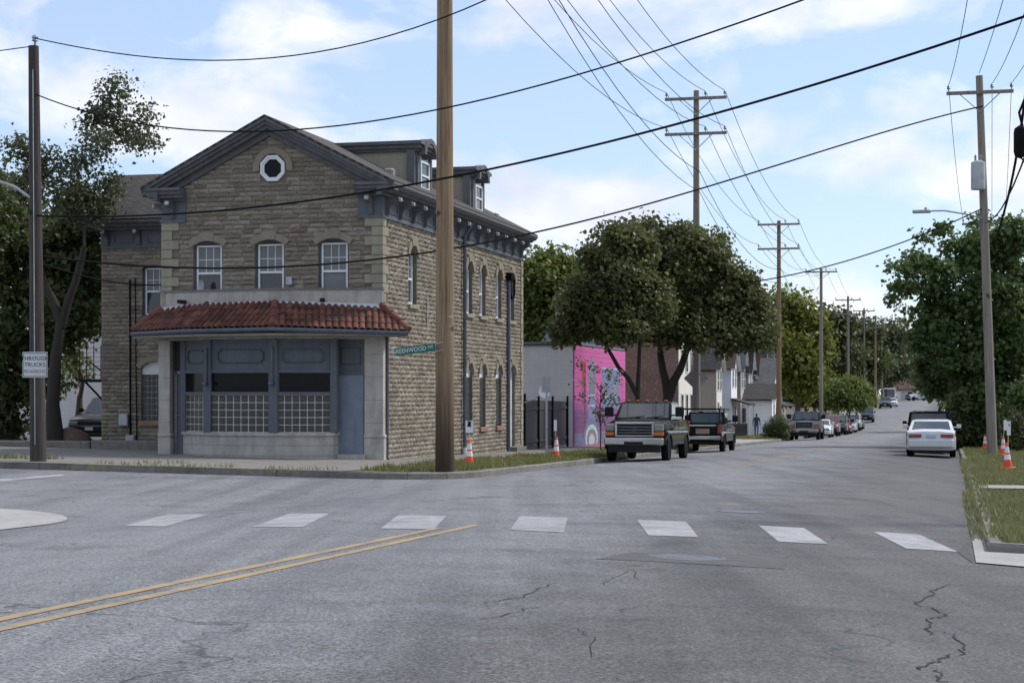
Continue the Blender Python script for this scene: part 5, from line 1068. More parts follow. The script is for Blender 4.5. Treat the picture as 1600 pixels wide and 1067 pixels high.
x, y = at(178, 690, 67).x, 67; s_, t_ = ST_of(x, y); vehicle('suv', 'parked_car', 'dark car half hidden behind the left end of the stone building', 'car', (x, y, zside(s_, t_)), R(-100), PGRY, PK)
# ------------------------------------------------------------------ other buildings
ROOFD = shingle('dark_shingles', (.06, .058, .058), (.09, .088, .088)); ROOFG = shingle('grey_shingles', (.12, .12, .125), (.17, .17, .175)); ROOFR = shingle('maroon_shingles', (.10, .065, .06), (.13, .085, .08))
TRIM = mat('house_trim', (.62, .62, .62), .6, var=.08)
def house(label, s_front, t0, t1, depth, eave, ridge, side_m, front_m, roof_m, group='narrow gable fronted houses', base=None, win=True, porch=False, cat='house', over=.35):
    x, y = W(s_front, t0); z = zside(s_front, (t0 + t1) / 2) if base is None else base; o = thing('house', label, cat, (x, y, z), -TH, group); w = t1 - t0; m = w / 2
    MB().prism([(0, -1), (w, -1), (w, eave), (m, ridge), (0, eave)], -depth, -.02, 'x').build('wall', side_m, o); MB().prism([(0, -.5), (w, -.5), (w, eave), (m, ridge), (0, eave)], -.018, .03, 'x').build('front_wall', front_m, o)
    k = (ridge - eave) / m
    for a, c_ in ((-over, m), (w + over, m)): slab('roof', [(-depth - .3, a, eave - over * k), (over, a, eave - over * k), (over, c_, ridge + .05), (-depth - .3, c_, ridge + .05)], roof_m, o, .10)
    for sgn in (-1, 1): MB().prism([(m, ridge + .0), (m + sgn * (m + over), eave - over * k), (m + sgn * (m + over), eave - over * k - .16), (m, ridge - .18)], .05, over - .01, 'x').build('barge_board', TRIM, o)
    if win:
        def wf(y0, y1, z0, z1):
            f = MB()
            for p in ((y0 - .08, y0, z0 - .08, z1 + .1), (y1, y1 + .08, z0 - .08, z1 + .1), (y0, y1, z1, z1 + .1), (y0, y1, z0 - .08, z0), (y0, y1, (z0+z1)/2 - .03, (z0+z1)/2 + .03)): f.box(.031, .075, *p)
            ww = f.build('window', TRIM, o); MB().box(.032, .045, y0, y1, z0, z1).build('pane', PANE, ww)
        for yc in (m - w * .22, m + w * .22): wf(yc - .32, yc + .32, eave - 1.75, eave - .35)
        wf(m - w * .22 - .36, m - w * .22 + .36, .9, 2.5); d = MB().box(.031, .07, m + w * .22 - .42, m + w * .22 + .42, .1, 2.25).build('door', mat('house_door', (.14, .10, .08), .6), o); MB().box(.071, .085, m + w*.22 - .3, m + w*.22 + .3, 1.2, 2.05).build('pane', PANE, d)
        f = MB().box(-2.8, -2.0, -.03, -.001, 1.0, 2.3).build('window', TRIM, o); MB().box(-2.72, -2.08, -.045, -.031, 1.08, 2.22).build('pane', PANE, f)
    if porch: slab('porch_roof', [(0.05, -.3, 2.95), (1.5, -.3, 2.5), (1.5, w + .3, 2.5), (.05, w + .3, 2.95)], ROOFD, o, .1); [MB().box(1.3, 1.42, yy, yy + .12, -.3, 2.5).build('porch_post', TRIM, o) for yy in (-.1, w - .05)]
    return o
SB = {n_: siding(n_, c_) for n_, c_ in (('beige_siding', (.44, .37, .30)), ('pale_blue_siding', (.62, .66, .72)), ('brown_siding', (.24, .19, .16)), ('pink_siding', (.52, .44, .42)), ('tan_siding', (.48, .44, .37)), ('grey_siding', (.56, .57, .58)), ('white_siding', (.80, .80, .80)), ('cream_siding', (.68, .64, .56)))}
SF_ = -11.0
def tt(px): return on_line(px, SF_)
HS_ = [('beige clapboard house with dark roof right of the brick building', 1119, 1127.5, 'beige_siding', 'cream_siding', ROOFD, 5.2, 6.6), ('pale blue house with white front next to the beige house', 1142, 1151, 'pale_blue_siding', 'white_siding', ROOFR, 5.6, 7.6), ('brown sided house with pinkish front in the row', 1157, 1164, 'brown_siding', 'pink_siding', ROOFG, 5.6, 7.9),
       ('tan sided house with white front in the row', 1169.5, 1176, 'tan_siding', 'white_siding', ROOFD, 5.6, 7.8), ('grey sided house with bright white front in the row', 1180, 1186, 'grey_siding', 'white_siding', ROOFR, 5.5, 7.8), ('tan house with narrow front near the end of the row', 1191, 1196, 'tan_siding', 'cream_siding', ROOFD, 5.5, 7.8), ('white house last in the row before the grey roofed house', 1201, 1207, 'white_siding', 'white_siding', ROOFD, 5.4, 7.8)]
for i, (lab, a, c_, m1, m2, rm, e_, r_) in enumerate(HS_): house(lab, SF_, tt(a), tt(c_), 9, e_, r_, SB[m1], SB[m2], rm, porch=i in (1, 4))
th0 = on_line(1212, -9.0)
house('grey roofed house with white porch beside the round bush', -9.6, th0, th0 + 9, 10, 3.0, 6.6, SB['grey_siding'], SB['white_siding'], ROOFG, porch=True); house('small white gabled house behind the orange brown pole', -8.6, th0 - 7.5, th0 - 2.5, 6, 3.1, 4.2, SB['white_siding'], SB['white_siding'], ROOFD, porch=False)
# brick building
tb = on_line(1060, -11.0); x, y = W(-11.0, tb); z = zside(-11, tb); BR = thing('brick_building', 'brown brick two storey building behind the street trees', 'building', (x, y, z), -TH)
MB().box(-5.5, -.02, 0, 6.4, -1, 7.6).build('wall', brickwork('old_brick', (.22, .10, .075), (.15, .085, .07), (.26, .23, .20)), BR); MB().box(-.018, .04, -.001, 6.4, -.5, 7.6).build('front_wall', SB['cream_siding'], BR); MB().bev(-5.7, .3, -.2, 6.6, 7.6, 8.0, .05).build('cornice', TRIM, BR)
for yc in (1.2, 3.2, 5.2):
    for z0 in (.9, 4.3): f = MB().box(.041, .08, yc - .5, yc + .5, z0 - .1, z0 + 2.0).build('window', TRIM, BR); MB().box(.081, .09, yc - .4, yc + .4, z0, z0 + 1.9).build('pane', PANE, f)
# painted block building with mural
tw = on_line(896, -10.6); x, y = W(-10.6, tw); z = zside(-10.6, tw); WB = thing('mural_building', 'low white block building with a bright pink painted mural on its street side', 'building', (x, y, z), -TH)
def blockpaint():
    n = N('painted_block_wall'); q = n.pos((1, 1, 1), TH); sep = n.n('ShaderNodeSeparateXYZ'); n.l(q, sep.inputs[0]); co = n.n('ShaderNodeCombineXYZ'); n.l(sep.outputs[0], co.inputs[0]); n.l(sep.outputs[2], co.inputs[1])
    br = n.n('ShaderNodeTexBrick'); br.inputs['Scale'].default_value = 1; br.inputs['Brick Width'].default_value = .4; br.inputs['Row Height'].default_value = .2; br.inputs['Mortar Size'].default_value = .008; br.inputs['Color1'].default_value = (.72, .69, .69, 1); br.inputs['Color2'].default_value = (.69, .66, .66, 1); br.inputs['Mortar'].default_value = (.60, .58, .58, 1); n.l(co.outputs[0], br.inputs['Vector'])
    a = n.noise(n.pos((2, 2, .5)), 1.0, 6, .65); n.set(n.mix(n.math('MULTIPLY', n.ramp(a, .4, .75), .35), br.outputs['Color'], (.45, .43, .42)), .85, spec=.2); n.bump(n.math('MULTIPLY', br.outputs['Fac'], -1), .4, .01); return n.m
BPW = blockpaint(); ML = on_line(976, -10.6) - tw; MH = 4.45
MB().box(-11, -.03, 0, ML, -1, MH).build('wall', BPW, WB); MB().bev(-11.1, .06, -.10, ML + .1, MH, MH + .12, .03).build('roof_edge', DARKMET, WB); MB().box(-10.8, -.2, .2, ML - .2, MH + .12, MH + .16).build('roof_deck', DARKMET, WB)
def mural():
    """pink wall painting: violet foot, blue house panel with windows, tall blue tower, arched figure"""
    n = N('mural_paint'); q = n.pos((1, 1, 1), TH); sep = n.n('ShaderNodeSeparateXYZ'); n.l(q, sep.inputs[0]); off = ST * X0
    u = n.math('SUBTRACT', sep.outputs[1], tw + off); h = n.math('SUBTRACT', sep.outputs[2], z); a = n.noise(q, 2.5, 5, .6); f = n.noise(q, 14, 4, .7)
    def rng_(v, lo, hi): return n.math('MULTIPLY', n.math('GREATER_THAN', v, lo), n.math('LESS_THAN', v, hi))
    def rect(u0, u1, h0, h1): return n.math('MULTIPLY', rng_(u, u0, u1), rng_(h, h0, h1))
    def ell(uc, hc, ru, rh): return n.math('LESS_THAN', n.math('ADD', n.math('POWER', n.math('DIVIDE', n.math('SUBTRACT', u, uc), ru), 2), n.math('POWER', n.math('DIVIDE', n.math('SUBTRACT', h, hc), rh), 2)), 1.0)
    c = n.mix(n.ramp(n.math('ADD', h, n.math('MULTIPLY', n.math('SUBTRACT', a, .5), .8)), 0, 1), (.20, .03, .19), (.20, .03, .19))
    mr = n.n('ShaderNodeMapRange', interpolation_type='SMOOTHSTEP'); mr.inputs[1].default_value = 1.35; mr.inputs[2].default_value = 2.3; n.l(n.math('ADD', h, n.math('MULTIPLY', n.math('SUBTRACT', a, .5), 1.2)), mr.inputs[0]); c = n.mix(mr.outputs[0], (.17, .05, .19), (.60, .10, .36))
    k = ML / 13.0
    def lay(c, mask, col): return n.mix(mask, c, col)
    B1, B2, LT, DK, RD = (.13, .20, .34), (.09, .15, .24), (.42, .55, .62), (.03, .04, .07), (.42, .01, .04)
    c = lay(c, rect(1.7*k, 2.6*k, 2.6, 3.75), RD); c = lay(c, rect(2.1*k, 2.6*k, .0, 3.1), (.10, .02, .06))
    c = lay(c, rect(3.2*k, 4.8*k, .9, 3.3), B1); c = lay(c, ell(4.0*k, 3.25, .8*k, .7), (.16, .25, .33)); c = lay(c, rect(3.4*k, 4.6*k, 2.3, 3.1), (.12, .20, .17)); c = lay(c, rect(3.2*k, 4.8*k, 2.2, 2.28), LT); c = lay(c, rect(3.2*k, 4.8*k, 1.75, 1.82), LT)
    c = lay(c, rect(6.6*k, 11.4*k, 1.6, 3.55), B1); c = lay(c, rect(6.6*k, 11.4*k, 3.5, 3.56), LT); c = lay(c, rect(7.4*k, 8.1*k, 2.2, 2.85), (.25, .20, .18)); c = lay(c, rect(9.6*k, 10.3*k, 2.2, 2.85), (.25, .20, .18)); c = lay(c, rect(7.3*k, 8.2*k, 2.14, 2.2), LT); c = lay(c, rect(9.5*k, 10.4*k, 2.14, 2.2), LT)
    c = lay(c, n.math('MULTIPLY', rect(0, 13, .0, .55), n.math('GREATER_THAN', a, .46)), (.13, .17, .30))
    c = lay(c, ell(4.0*k, .35, 1.9*k, .85), B2); c = lay(c, ell(4.0*k, .30, 1.5*k, .62), LT); c = lay(c, ell(4.0*k, .25, 1.2*k, .48), (.20, .19, .17)); c = lay(c, ell(4.0*k, .18, .7*k, .3), (.45, .50, .55))
    c = lay(c, n.math('MULTIPLY', rect(11.6*k, 12.8*k, 1.7, 3.0), n.math('GREATER_THAN', f, .52)), (.40, .02, .14)); c = lay(c, n.math('MULTIPLY', rect(5.0*k, 6.4*k, 1.2, 3.6), n.math('GREATER_THAN', f, .60)), (.30, .02, .15))
    c = n.mix(n.math('MULTIPLY', n.ramp(f, .42, .72), .32), c, (.62, .38, .52)); n.set(c, .7, spec=.3); n.bump(f, .2, .01); return n.m
MUR = mural(); MBLK = MB().bev(-.03, .045, .004, .396, .004, .196, .008).mesh('block', MUR); MBH = MB().bev(-.03, .045, .004, .196, .004, .196, .008).mesh('block', MUR)
MB().box(-.03, .034, 0, ML, -.6, MH).build('mural_backing', mat('pink_mortar', (.52, .12, .32), .8), WB)
cells = []
for j in range(22):
    y0 = 0.0
    if j % 2: cells.append((0.0, j, True)); y0 = .2
    while y0 + .4 <= ML + .001: cells.append((y0, j, False)); y0 += .4
cells.sort(key=lambda c: (c[0] > 5.0 or c[1] > 20, c[0])); rb = MB()
for i, (y0, j, half) in enumerate(cells):
    if i < 295: link('block', MBH if half else MBLK, WB, (0, y0, j * .2))
    else: rb.bev(-.03, .045, y0 + .004, y0 + (.196 if half else .396), j * .2 + .004, j * .2 + .196, .008)
stuff(rb.build('block_courses', MUR, WB))
# slate-roofed house behind
x, y, d_ = at(840, 530, 96).x, 96, 0; s_, t_ = ST_of(x, y); HB = thing('house', 'house with slate roof and white eaves behind the white block building', 'house', (x, y, zside(s_, t_)), -TH)
MB().box(0, 2.8, 0, 4, -1, 4.4).build('wall', SB['white_siding'], HB); slab('roof', [(-.4, -.4, 4.5), (3.2, -.4, 4.5), (2.9, 2.2, 6.7), (.5, 2.2, 6.7)], shingle('slate', (.10, .105, .125), (.13, .135, .155)), HB, .1); slab('roof', [(-.4, 4.4, 4.5), (3.2, 4.4, 4.5), (2.9, 2.2, 6.7), (.5, 2.2, 6.7)], bpy.data.materials['slate'], HB, .1); MB().bev(-.45, 3.25, -.5, -.1, 4.2, 4.48, .03).build('eaves', TRIM, HB); MB().bev(.6, 1.0, 1.8, 2.2, 5.5, 7.4, .03).build('chimney', SB['tan_siding'], HB)
# far houses at the crest, white building at the left
for lab, s_, t_, w_, m_, rm in (('brown roofed house at the top of the street', -9, 410, 12, 'tan_siding', ROOFR), ('grey garage and house beyond the top of the street', 9, 420, 14, 'grey_siding', ROOFG)):
    x, y = W(s_, t_); o = thing('house', lab, 'house', (x, y, zroad(s_, t_)), -TH, 'houses at the end of the street'); MB().box(0, w_, 0, 8, -1, 2.8).build('wall', SB[m_], o); slab('roof', [(-.5, -.5, 2.7), (w_ + .5, -.5, 2.7), (w_ + .5, 4, 5.0), (-.5, 4, 5.0)], rm, o, .12); slab('roof', [(-.5, 8.5, 2.7), (w_ + .5, 8.5, 2.7), (w_ + .5, 4, 5.0), (-.5, 4, 5.0)], rm, o, .12); f = MB().box(1.2, 3.4, -.06, -.001, .2, 2.2).build('garage_door', TRIM, o); [MB().box(x_, x_ + 1.2, -.05, -.001, 1.0, 2.1).build('window', PANE, o) for x_ in (5, 8)]
x, y = at(60, 690, 80).x, 80; s_, t_ = ST_of(x, y); o = thing('white_building', 'white painted block building behind the left trees', 'building', (x - 12, y, zside(s_, t_)), R(-4)); MB().box(0, 22, 0, 10, -1, 4.7).build('wall', BPW, o); MB().bev(-.1, 22.1, -.1, 10.1, 4.7, 4.85, .03).build('roof_edge', DARKMET, o)
p0 = at(134, 597, 64); p1 = at(162, 540, 64); o = thing('iron_balcony', 'black iron balcony with mesh railing behind the left end of the stone building', 'balcony', (p0.x, p0.y, p0.z), -TH)
wv, hv = p1.x - p0.x + .6, p1.z - p0.z; b = MB().box(0, wv + 1.5, -.5, .5, 0, .09); [b.box(k * .28, k * .28 + .025, -.5, -.475, .09, hv) for k in range(int(wv / .28) + 2)]; b.build('deck_frame', BLKP, o); b = MB(); [b.box(0, wv + 1.4, -.51, -.49, .09 + k * .16, .10 + k * .16) for k in range(int(hv / .16))]; b.build('railing', BLKP, o)
b = MB().tube([(.1, -.2, 0), (1.2, .1, -1.2)], .04, 5); b.tube([(1.2, -.3, .1), (.35, -.3, .7)], .03, 5); b.build('support', BLKP, o)
# vertical-board fence between the stone building and the mural building
tf = 66.4; FN = thing('board_fence', 'grey vertical board fence between the stone building and the mural building', 'fence', (*W(-10.9, tf), zside(-10.9, tf)), -TH); FB = MB().bev(0, .145, -.02, .02, .05, 1.92, .006).mesh('board', streaky('grey_fence_board', (.115, .105, .11), (.075, .07, .072), .6)); Lf = tw - tf - .1
for i in range(int(Lf / .15)): q = link('board', FB, FN); q.matrix_local = Matrix.Translation((0, i * .15, (i % 3) * .008 + (0.25 if i < 14 else 0) - .012 * i * .15)) @ Rz(90)
for k in (0.0, 2.2, 4.6, 7.2, Lf - .1): MB().box(.03, .11, k, k + .09, -.3, 2.15 if k < 3 else 2.05).build('post', BLKP, FN)
for z_ in (.3, 1.6): MB().box(.025, .06, 0, Lf, z_ - .1, z_).build('rail', bpy.data.materials['grey_fence_board'], FN)
# black iron fence by the row houses
ta, tb_ = on_line(1128, -9.9), on_line(1176, -9.9); IF = thing('iron_fence', 'low black fence along the sidewalk in front of the row houses', 'fence', (*W(-10.3, ta), zside(-10.3, ta)), -TH); n_ = int((tb_ - ta) / .22); PKM = MB().box(-.012, .012, -.05, .05, -.4, 1.0).mesh('picket', BLKP)
for i in range(n_): link('picket', PKM, IF, (0, i * .22, -.0151 * i * .22))
for z_ in (.2, .9): MB().add([(-.02, 0, z_), (.02, 0, z_), (.02, 0, z_ + .05), (-.02, 0, z_ + .05), (-.02, tb_-ta, z_ - .0151*(tb_-ta)), (.02, tb_-ta, z_ - .0151*(tb_-ta)), (.02, tb_-ta, z_ + .05 - .0151*(tb_-ta)), (-.02, tb_-ta, z_ + .05 - .0151*(tb_-ta))], [(0,1,2,3), (4,5,6,7), (0,1,5,4), (1,2,6,5), (2,3,7,6), (3,0,4,7)]).build('rail', BLKP, IF)
# low wall and boulder at the left
x0_, y0_, z0_ = on_ground(258, 706, KERB); s0_, t0_ = ST_of(x0_, y0_); o = thing('low_wall', 'low mossy stone kerb wall along the left sidewalk', 'wall', (*W(s0_, 52.6), zside(s0_, 52.6)), -TH); MB().bev(-26, -3.2, 0, .35, -.3, .30, .03).build('wall_body', KERBM, o); MB().bev(-3.15, .25, 0, .35, -.3, .33, .03).build('wall_end', KERBM, o)
x, y, z_ = on_ground(112, 698, KERB); b = bmesh.new(); bmesh.ops.create_icosphere(b, subdivisions=3, radius=1); r_ = random.Random(4)
for v in b.verts: k = 1 + .10 * math.sin(3 * v.co.x + 2 * v.co.z) + .07 * math.sin(5 * v.co.y + 4 * v.co.z) + r_.uniform(-.03, .03); v.co = Vector((v.co.x * .62 * k, v.co.y * .5 * k, v.co.z * .40 * k + .22))
me = bpy.data.meshes.new('boulder'); b.to_mesh(me); b.free(); me.materials.append(mat('boulder_rock', (.13, .085, .065), .95, scale=5, fine=.6, bump=.8, bscale=20)); tag(link('boulder', me, None, (x, y, z_)), 'large brown boulder beside the left tree trunk', 'boulder')
x, y = W(-10.7, tw + .1); o = thing('satellite_dish', 'small white dish on an arm at the end of the fence', 'satellite dish', (at(850, 612, 66).x, 66, at(850, 612, 66).z), R(20)); d_ = MB().lathe([(.001, .05), (.14, .03), (.24, -.04), (.23, -.05), (.13, .02), (.001, .04)], 16, (0, 0, 0), 'y'); d_.build('dish', WHITEP2, o, True); MB().tube([(0, .05, 0), (-.3, .1, -.25), (-.75, .2, -.42)], .02, 6).build('arm', GALV, o)
# ------------------------------------------------------------------ trees and plants
BARK = mat('bark', (.085, .068, .055), .95, scale=6, fine=.5, bump=.8, bscale=25, sc3=(1, 1, .3)); BARKD = mat('dark_bark', (.04, .033, .028), .95, scale=6, fine=.5, bump=.8, bscale=25, sc3=(1, 1, .3)); BARKR = mat('red_brown_bark', (.10, .055, .035), .95, scale=6, fine=.4, bump=.8, bscale=25, sc3=(1, 1, .3))
LEAF = {k: leafmat('leaf_' + k, a, c, t) for k, a, c, t in (('maple', (.045, .058, .020), (.125, .135, .050), .34), ('dark', (.033, .050, .019), (.092, .115, .042), .34), ('right', (.036, .070, .022), (.11, .155, .052), .38), ('bright', (.055, .085, .018), (.125, .155, .035), .4), ('yellow', (.075, .095, .018), (.165, .175, .035), .4), ('grey', (.040, .050, .026), (.10, .112, .058), .32), ('olive', (.040, .055, .020), (.095, .105, .045), .3))}
def leaf_mesh(name, blobs, n, size, m, seed, gap=.45, per=14, spread=.22, droop=.2, base=(0, 0, 0)):
    """blobs: (x, y, z, rx, ry, rz) in world space; clusters of folded leaves through each blob, with irregular gaps"""
    r = np.random.default_rng(seed); B = np.array(blobs, float); vol = (B[:, 3] * B[:, 4] * B[:, 5]) ** .8; nc = max(8, n // per); ph = r.uniform(0, 6.28, 6)
    C = np.zeros((0, 3)); O = np.zeros((0, 3))
    while len(C) < nc:
        k = r.choice(len(B), nc, p=vol / vol.sum()); d = r.normal(size=(nc, 3)); d /= np.linalg.norm(d, axis=1)[:, None]; rad = (.25 + .75 * r.random(nc) ** .45) * (1 + .16 * np.sin(7 * d[:, 0] + ph[0] + k) * np.sin(6 * d[:, 2] + ph[1] + k)); p = B[k, :3] + d * rad[:, None] * B[k, 3:]
        sc = 1.6 / max(.5, np.median(B[:, 3])); f = np.sin(p[:, 0] * 2.1 * sc + ph[2]) + np.sin(p[:, 2] * 2.6 * sc + ph[3] + p[:, 0] * sc) + np.sin(p[:, 1] * 2.0 * sc + ph[4] + p[:, 2] * .7 * sc); keep = f > (gap - 1) * 1.5 + r.normal(size=nc) * .5 - .6
        C = np.vstack([C, p[keep]]); O = np.vstack([O, d[keep]])
    C, O = C[:nc], O[:nc]; i = r.integers(0, nc, n); P = C[i] + r.normal(size=(n, 3)) * spread * np.array([1, 1, .75]); out = O[i]
    nr = r.normal(size=(n, 3)) * .75 + out * .5 + np.array([0, 0, .65]); nr /= np.linalg.norm(nr, axis=1)[:, None]; ax = r.normal(size=(n, 3)) + out * .5 - np.array([0, 0, droop]); ax -= nr * (ax * nr).sum(1)[:, None]; ax /= np.linalg.norm(ax, axis=1)[:, None]; bi = np.cross(nr, ax); L_ = size * r.uniform(.6, 1.3, n)[:, None]; w = L_ * r.uniform(.32, .46, n)[:, None]
    V = np.empty((n, 4, 3)); V[:, 0] = P - ax * L_ * .5; V[:, 1] = P + bi * w + nr * w * .35; V[:, 2] = P + ax * L_ * .5 - nr * L_ * .12; V[:, 3] = P - bi * w + nr * w * .35; V -= np.array(base)
    me = bpy.data.meshes.new(name); me.vertices.add(n * 4); me.vertices.foreach_set('co', V.reshape(-1)); me.loops.add(n * 6); q = np.arange(n)[:, None] * 4; me.loops.foreach_set('vertex_index', (q + np.array([[0, 1, 2, 0, 2, 3]])).reshape(-1).astype(np.int32)); me.polygons.add(n * 2); me.polygons.foreach_set('loop_start', (np.arange(n * 2) * 3).astype(np.int32)); me.update(calc_edges=True)
    at_ = me.attributes.new('tone', 'FLOAT', 'POINT'); at_.data.foreach_set('value', np.repeat(np.clip(.6 * r.random(nc)[i] + .4 * r.random(n), 0, 1), 4)); me.materials.append(m); return me
def px_blobs(lst, d, jit=1.2, seed=0, deep=1.0):
    r = random.Random(seed); out = []
    for b in lst:
        px, py, rp = b[:3]; ry = b[3] if len(b) > 3 else rp; dd = d + r.uniform(-jit, jit) + (b[4] if len(b) > 4 else 0); p = at(px, py, dd); k = dd / FPX; out.append((p.x, p.y, p.z, rp * k, rp * k * deep, ry * k))
    return out
def tree(name, label, base, blobs, n, size, leaf, bark, trunk_r, fork=.45, seed=1, group=None, cat='tree', gap=.45, spread=.22, trunk_pts=None, twigs=7, droop=.2, per=14, limb=1.0, forks=()):
    r = random.Random(seed); bx_, by_, bz_ = base; o = thing(name, label, cat, base, 0, group); b = MB(); tb = MB()
    top = min(bb[2] - bb[5] * .4 for bb in blobs); zf = bz_ + (sum(bb[2] for bb in blobs) / len(blobs) - bz_) * fork
    tp = trunk_pts or [(0, 0, -.3), (r.uniform(-.1, .1), 0, (zf - bz_) * .5), (r.uniform(-.15, .15), 0, zf - bz_)]; m = len(tp)
    b.tube(tp, [trunk_r * (1.3 if k == 0 else 1 - .45 * k / (m - 1)) for k in range(m)], 10); b.build('trunk', bark, o, True); F = Vector(tp[-1])
    nodes = [(F, trunk_r * .62)] + [(Vector(tp[-2]).lerp(F, k), trunk_r * .6) for k in (.55, .8)]
    for fp in forks:
        q = Vector(fp); mm = F.lerp(q, .5) + Vector((q.x - F.x, q.y - F.y, 0)) * .12; tb.tube([F - Vector((0, 0, .35)), F.lerp(mm, .5), mm, q], [trunk_r * .62, trunk_r * .56, trunk_r * .5, trunk_r * .4], 8); nodes += [(mm, trunk_r * .5), (q, trunk_r * .42)]
    nl = 0
    for (x, y, z, rx, ry, rz) in sorted(blobs, key=lambda q: (Vector((q[0] - bx_, q[1] - by_, q[2] - bz_)) - F).length):
        e = Vector((x - bx_, y - by_, z - bz_)); dF = (e - F).length
        P0, rp = min(nodes, key=lambda q: (q[0] - e).length + (.35 * abs((q[0] - F).length) if (q[0] - F).length < dF else 99) + (.0 if q[0].z < e.z + .3 else .8))
        mid = P0.lerp(e, .5) + Vector((r.uniform(-.3, .3), r.uniform(-.3, .3), r.uniform(-.05, .3))) * (e - P0).length * .3; r0 = min(rp * .8, trunk_r * (.2 + .25 * min(1, rx / 2.2)) * limb)
        if P0 is F: r0 = max(r0, trunk_r * (.5 if nl < 2 else .3)); nl += 1
        pp = [P0 - Vector((0, 0, .12)) if P0 is F else P0, P0.lerp(mid, .5) + Vector((r.uniform(-.1, .1), r.uniform(-.1, .1), .05)), mid, mid.lerp(e, .55) + Vector((r.uniform(-.12, .12), 0, r.uniform(-.05, .1))), e]; tb.tube(pp, [r0, r0 * .85, r0 * .7, r0 * .52, r0 * .36], 6); nodes += [(mid, r0 * .7), (e, r0 * .4)]
        for _ in range(twigs):
            d = Vector((r.gauss(0, 1), r.gauss(0, 1), r.gauss(.25, 1))).normalized(); q = e + Vector((d.x * rx, d.y * ry, d.z * rz)) * r.uniform(.6, .98); s0 = mid.lerp(e, r.uniform(.1, 1)); m1 = s0.lerp(q, .5) + Vector((r.uniform(-.1, .1), r.uniform(-.1, .1), .1)) * rx; tb.tube([s0, m1, q], [r0 * .28, r0 * .17, r0 * .06], 4)
            q2 = q + Vector((r.gauss(0, 1) * rx, r.gauss(0, 1) * ry, r.gauss(.2, 1) * rz)) * .3; tb.tube([m1, m1.lerp(q2, .6), q2], [r0 * .14, r0 * .1, r0 * .04], 3)
    tb.build('limbs', bark, o, True); me = leaf_mesh('crown', blobs, n, size, leaf, seed, gap, per, spread, droop, base); c = link('crown', me, o); return o
def gnd(s, t): x, y = W(s, t); return (x, y, zside(s, t))
# the two street trees
tA, tB = on_line(998, -6.9), on_line(1040, -6.7)
gA, gB = gnd(-6.9, tA), gnd(-6.7, tB)
tree('street_tree', 'slim dark street tree with leaning limb behind the black pickup', gA, px_blobs([(930, 468, 46, 42), (905, 505, 34, 28), (965, 428, 46, 40), (985, 385, 40, 32), (1000, 470, 50, 45), (950, 512, 34, 22), (985, 508, 30, 22), (878, 520, 18, 16), (925, 400, 20, 18), (955, 365, 14, 12), (885, 470, 16, 14)], gA[1], 1.0, 3), 20000, .21, LEAF['maple'], BARKD, .17, .30, 11, 'street trees', trunk_pts=[(0, 0, -.3), (.02, 0, 1.2), (-.02, 0, 2.0), (-.03, 0, 2.5)], gap=.45, forks=[(-1.3, 0, 4.2), (.05, .1, 4.4)])
tree('street_tree', 'broad dark green street tree with thick forked trunk in the middle', gB, px_blobs([(1040, 415, 60, 52), (1012, 366, 30, 28), (1000, 425, 44, 40), (1020, 460, 40, 36), (1062, 372, 30, 26), (1100, 402, 44, 38), (1135, 450, 50, 42), (1172, 490, 36, 38), (1085, 470, 60, 50), (1030, 495, 50, 40), (1140, 520, 46, 34), (1190, 532, 22, 22), (1085, 518, 40, 28), (1040, 525, 26, 18), (1205, 505, 12, 12), (1165, 440, 16, 14), (1120, 372, 14, 14), (1040, 345, 12, 9), (1180, 465, 16, 14)], gB[1], 1.2, 4), 34000, .21, LEAF['maple'], BARKD, .33, .26, 12, 'street trees', trunk_pts=[(0, 0, -.3), (.03, 0, 1.2), (.08, 0, 2.0), (.12, 0, 2.5)], gap=.45, forks=[(-.25, .2, 4.3), (.95, -.2, 4.4)])
# trees behind
BG = 'background trees'
def bgtree(label, blobs, d, n, size, leaf, seed, tr=.3, gap=.4, deep=1.0, bark=BARK, jit=2.0, base_px=None, spread=None):
    bl = px_blobs(blobs, d, jit, seed, deep); mx = sum(b[0] for b in bl) / len(bl) if base_px is None else (base_px - CX) / FPX * d; s, t = ST_of(mx, d); z = zside(s, t) if abs(s) > 5.4 else zroad(s, t); return tree('tree', label, (mx, d, z), bl, n, size, leaf, bark, tr, .35, seed, BG, gap=gap, spread=spread or size * 1.3)
bgtree('bright green tree just right of the stone building', [(835, 430, 34), (868, 418, 30), (822, 480, 34), (850, 505, 40), (890, 470, 34), (880, 440, 24)], 118, 9000, .36, LEAF['bright'], 21)
bgtree('green tree showing above the street trees', [(965, 385, 40, 32), (1000, 400, 50), (935, 420, 36), (1085, 400, 34), (1050, 420, 50)], 125, 7000, .4, LEAF['olive'], 22)
bgtree('yellow green tree beyond the row houses', [(1240, 490, 36, 34), (1215, 520, 28), (1262, 520, 36), (1235, 560, 40), (1275, 560, 28), (1262, 600, 30, 26), (1222, 470, 20)], 200, 9000, .55, LEAF['yellow'], 23, .4)
bgtree('olive green tree behind the third utility pole', [(1310, 515, 28, 30), (1295, 560, 30), (1325, 560, 26), (1305, 600, 34, 26), (1290, 500, 18)], 235, 7000, .6, LEAF['olive'], 24, .4)
bgtree('dark tree far along the left of the street', [(1345, 530, 22, 30), (1360, 570, 26), (1340, 590, 26), (1362, 520, 16)], 290, 5000, .7, LEAF['dark'], 25, .4)
bgtree('grey green tree behind the farthest poles', [(1385, 540, 22, 28), (1400, 575, 26), (1378, 585, 22), (1395, 520, 16)], 345, 5000, .75, LEAF['grey'], 26, .4)
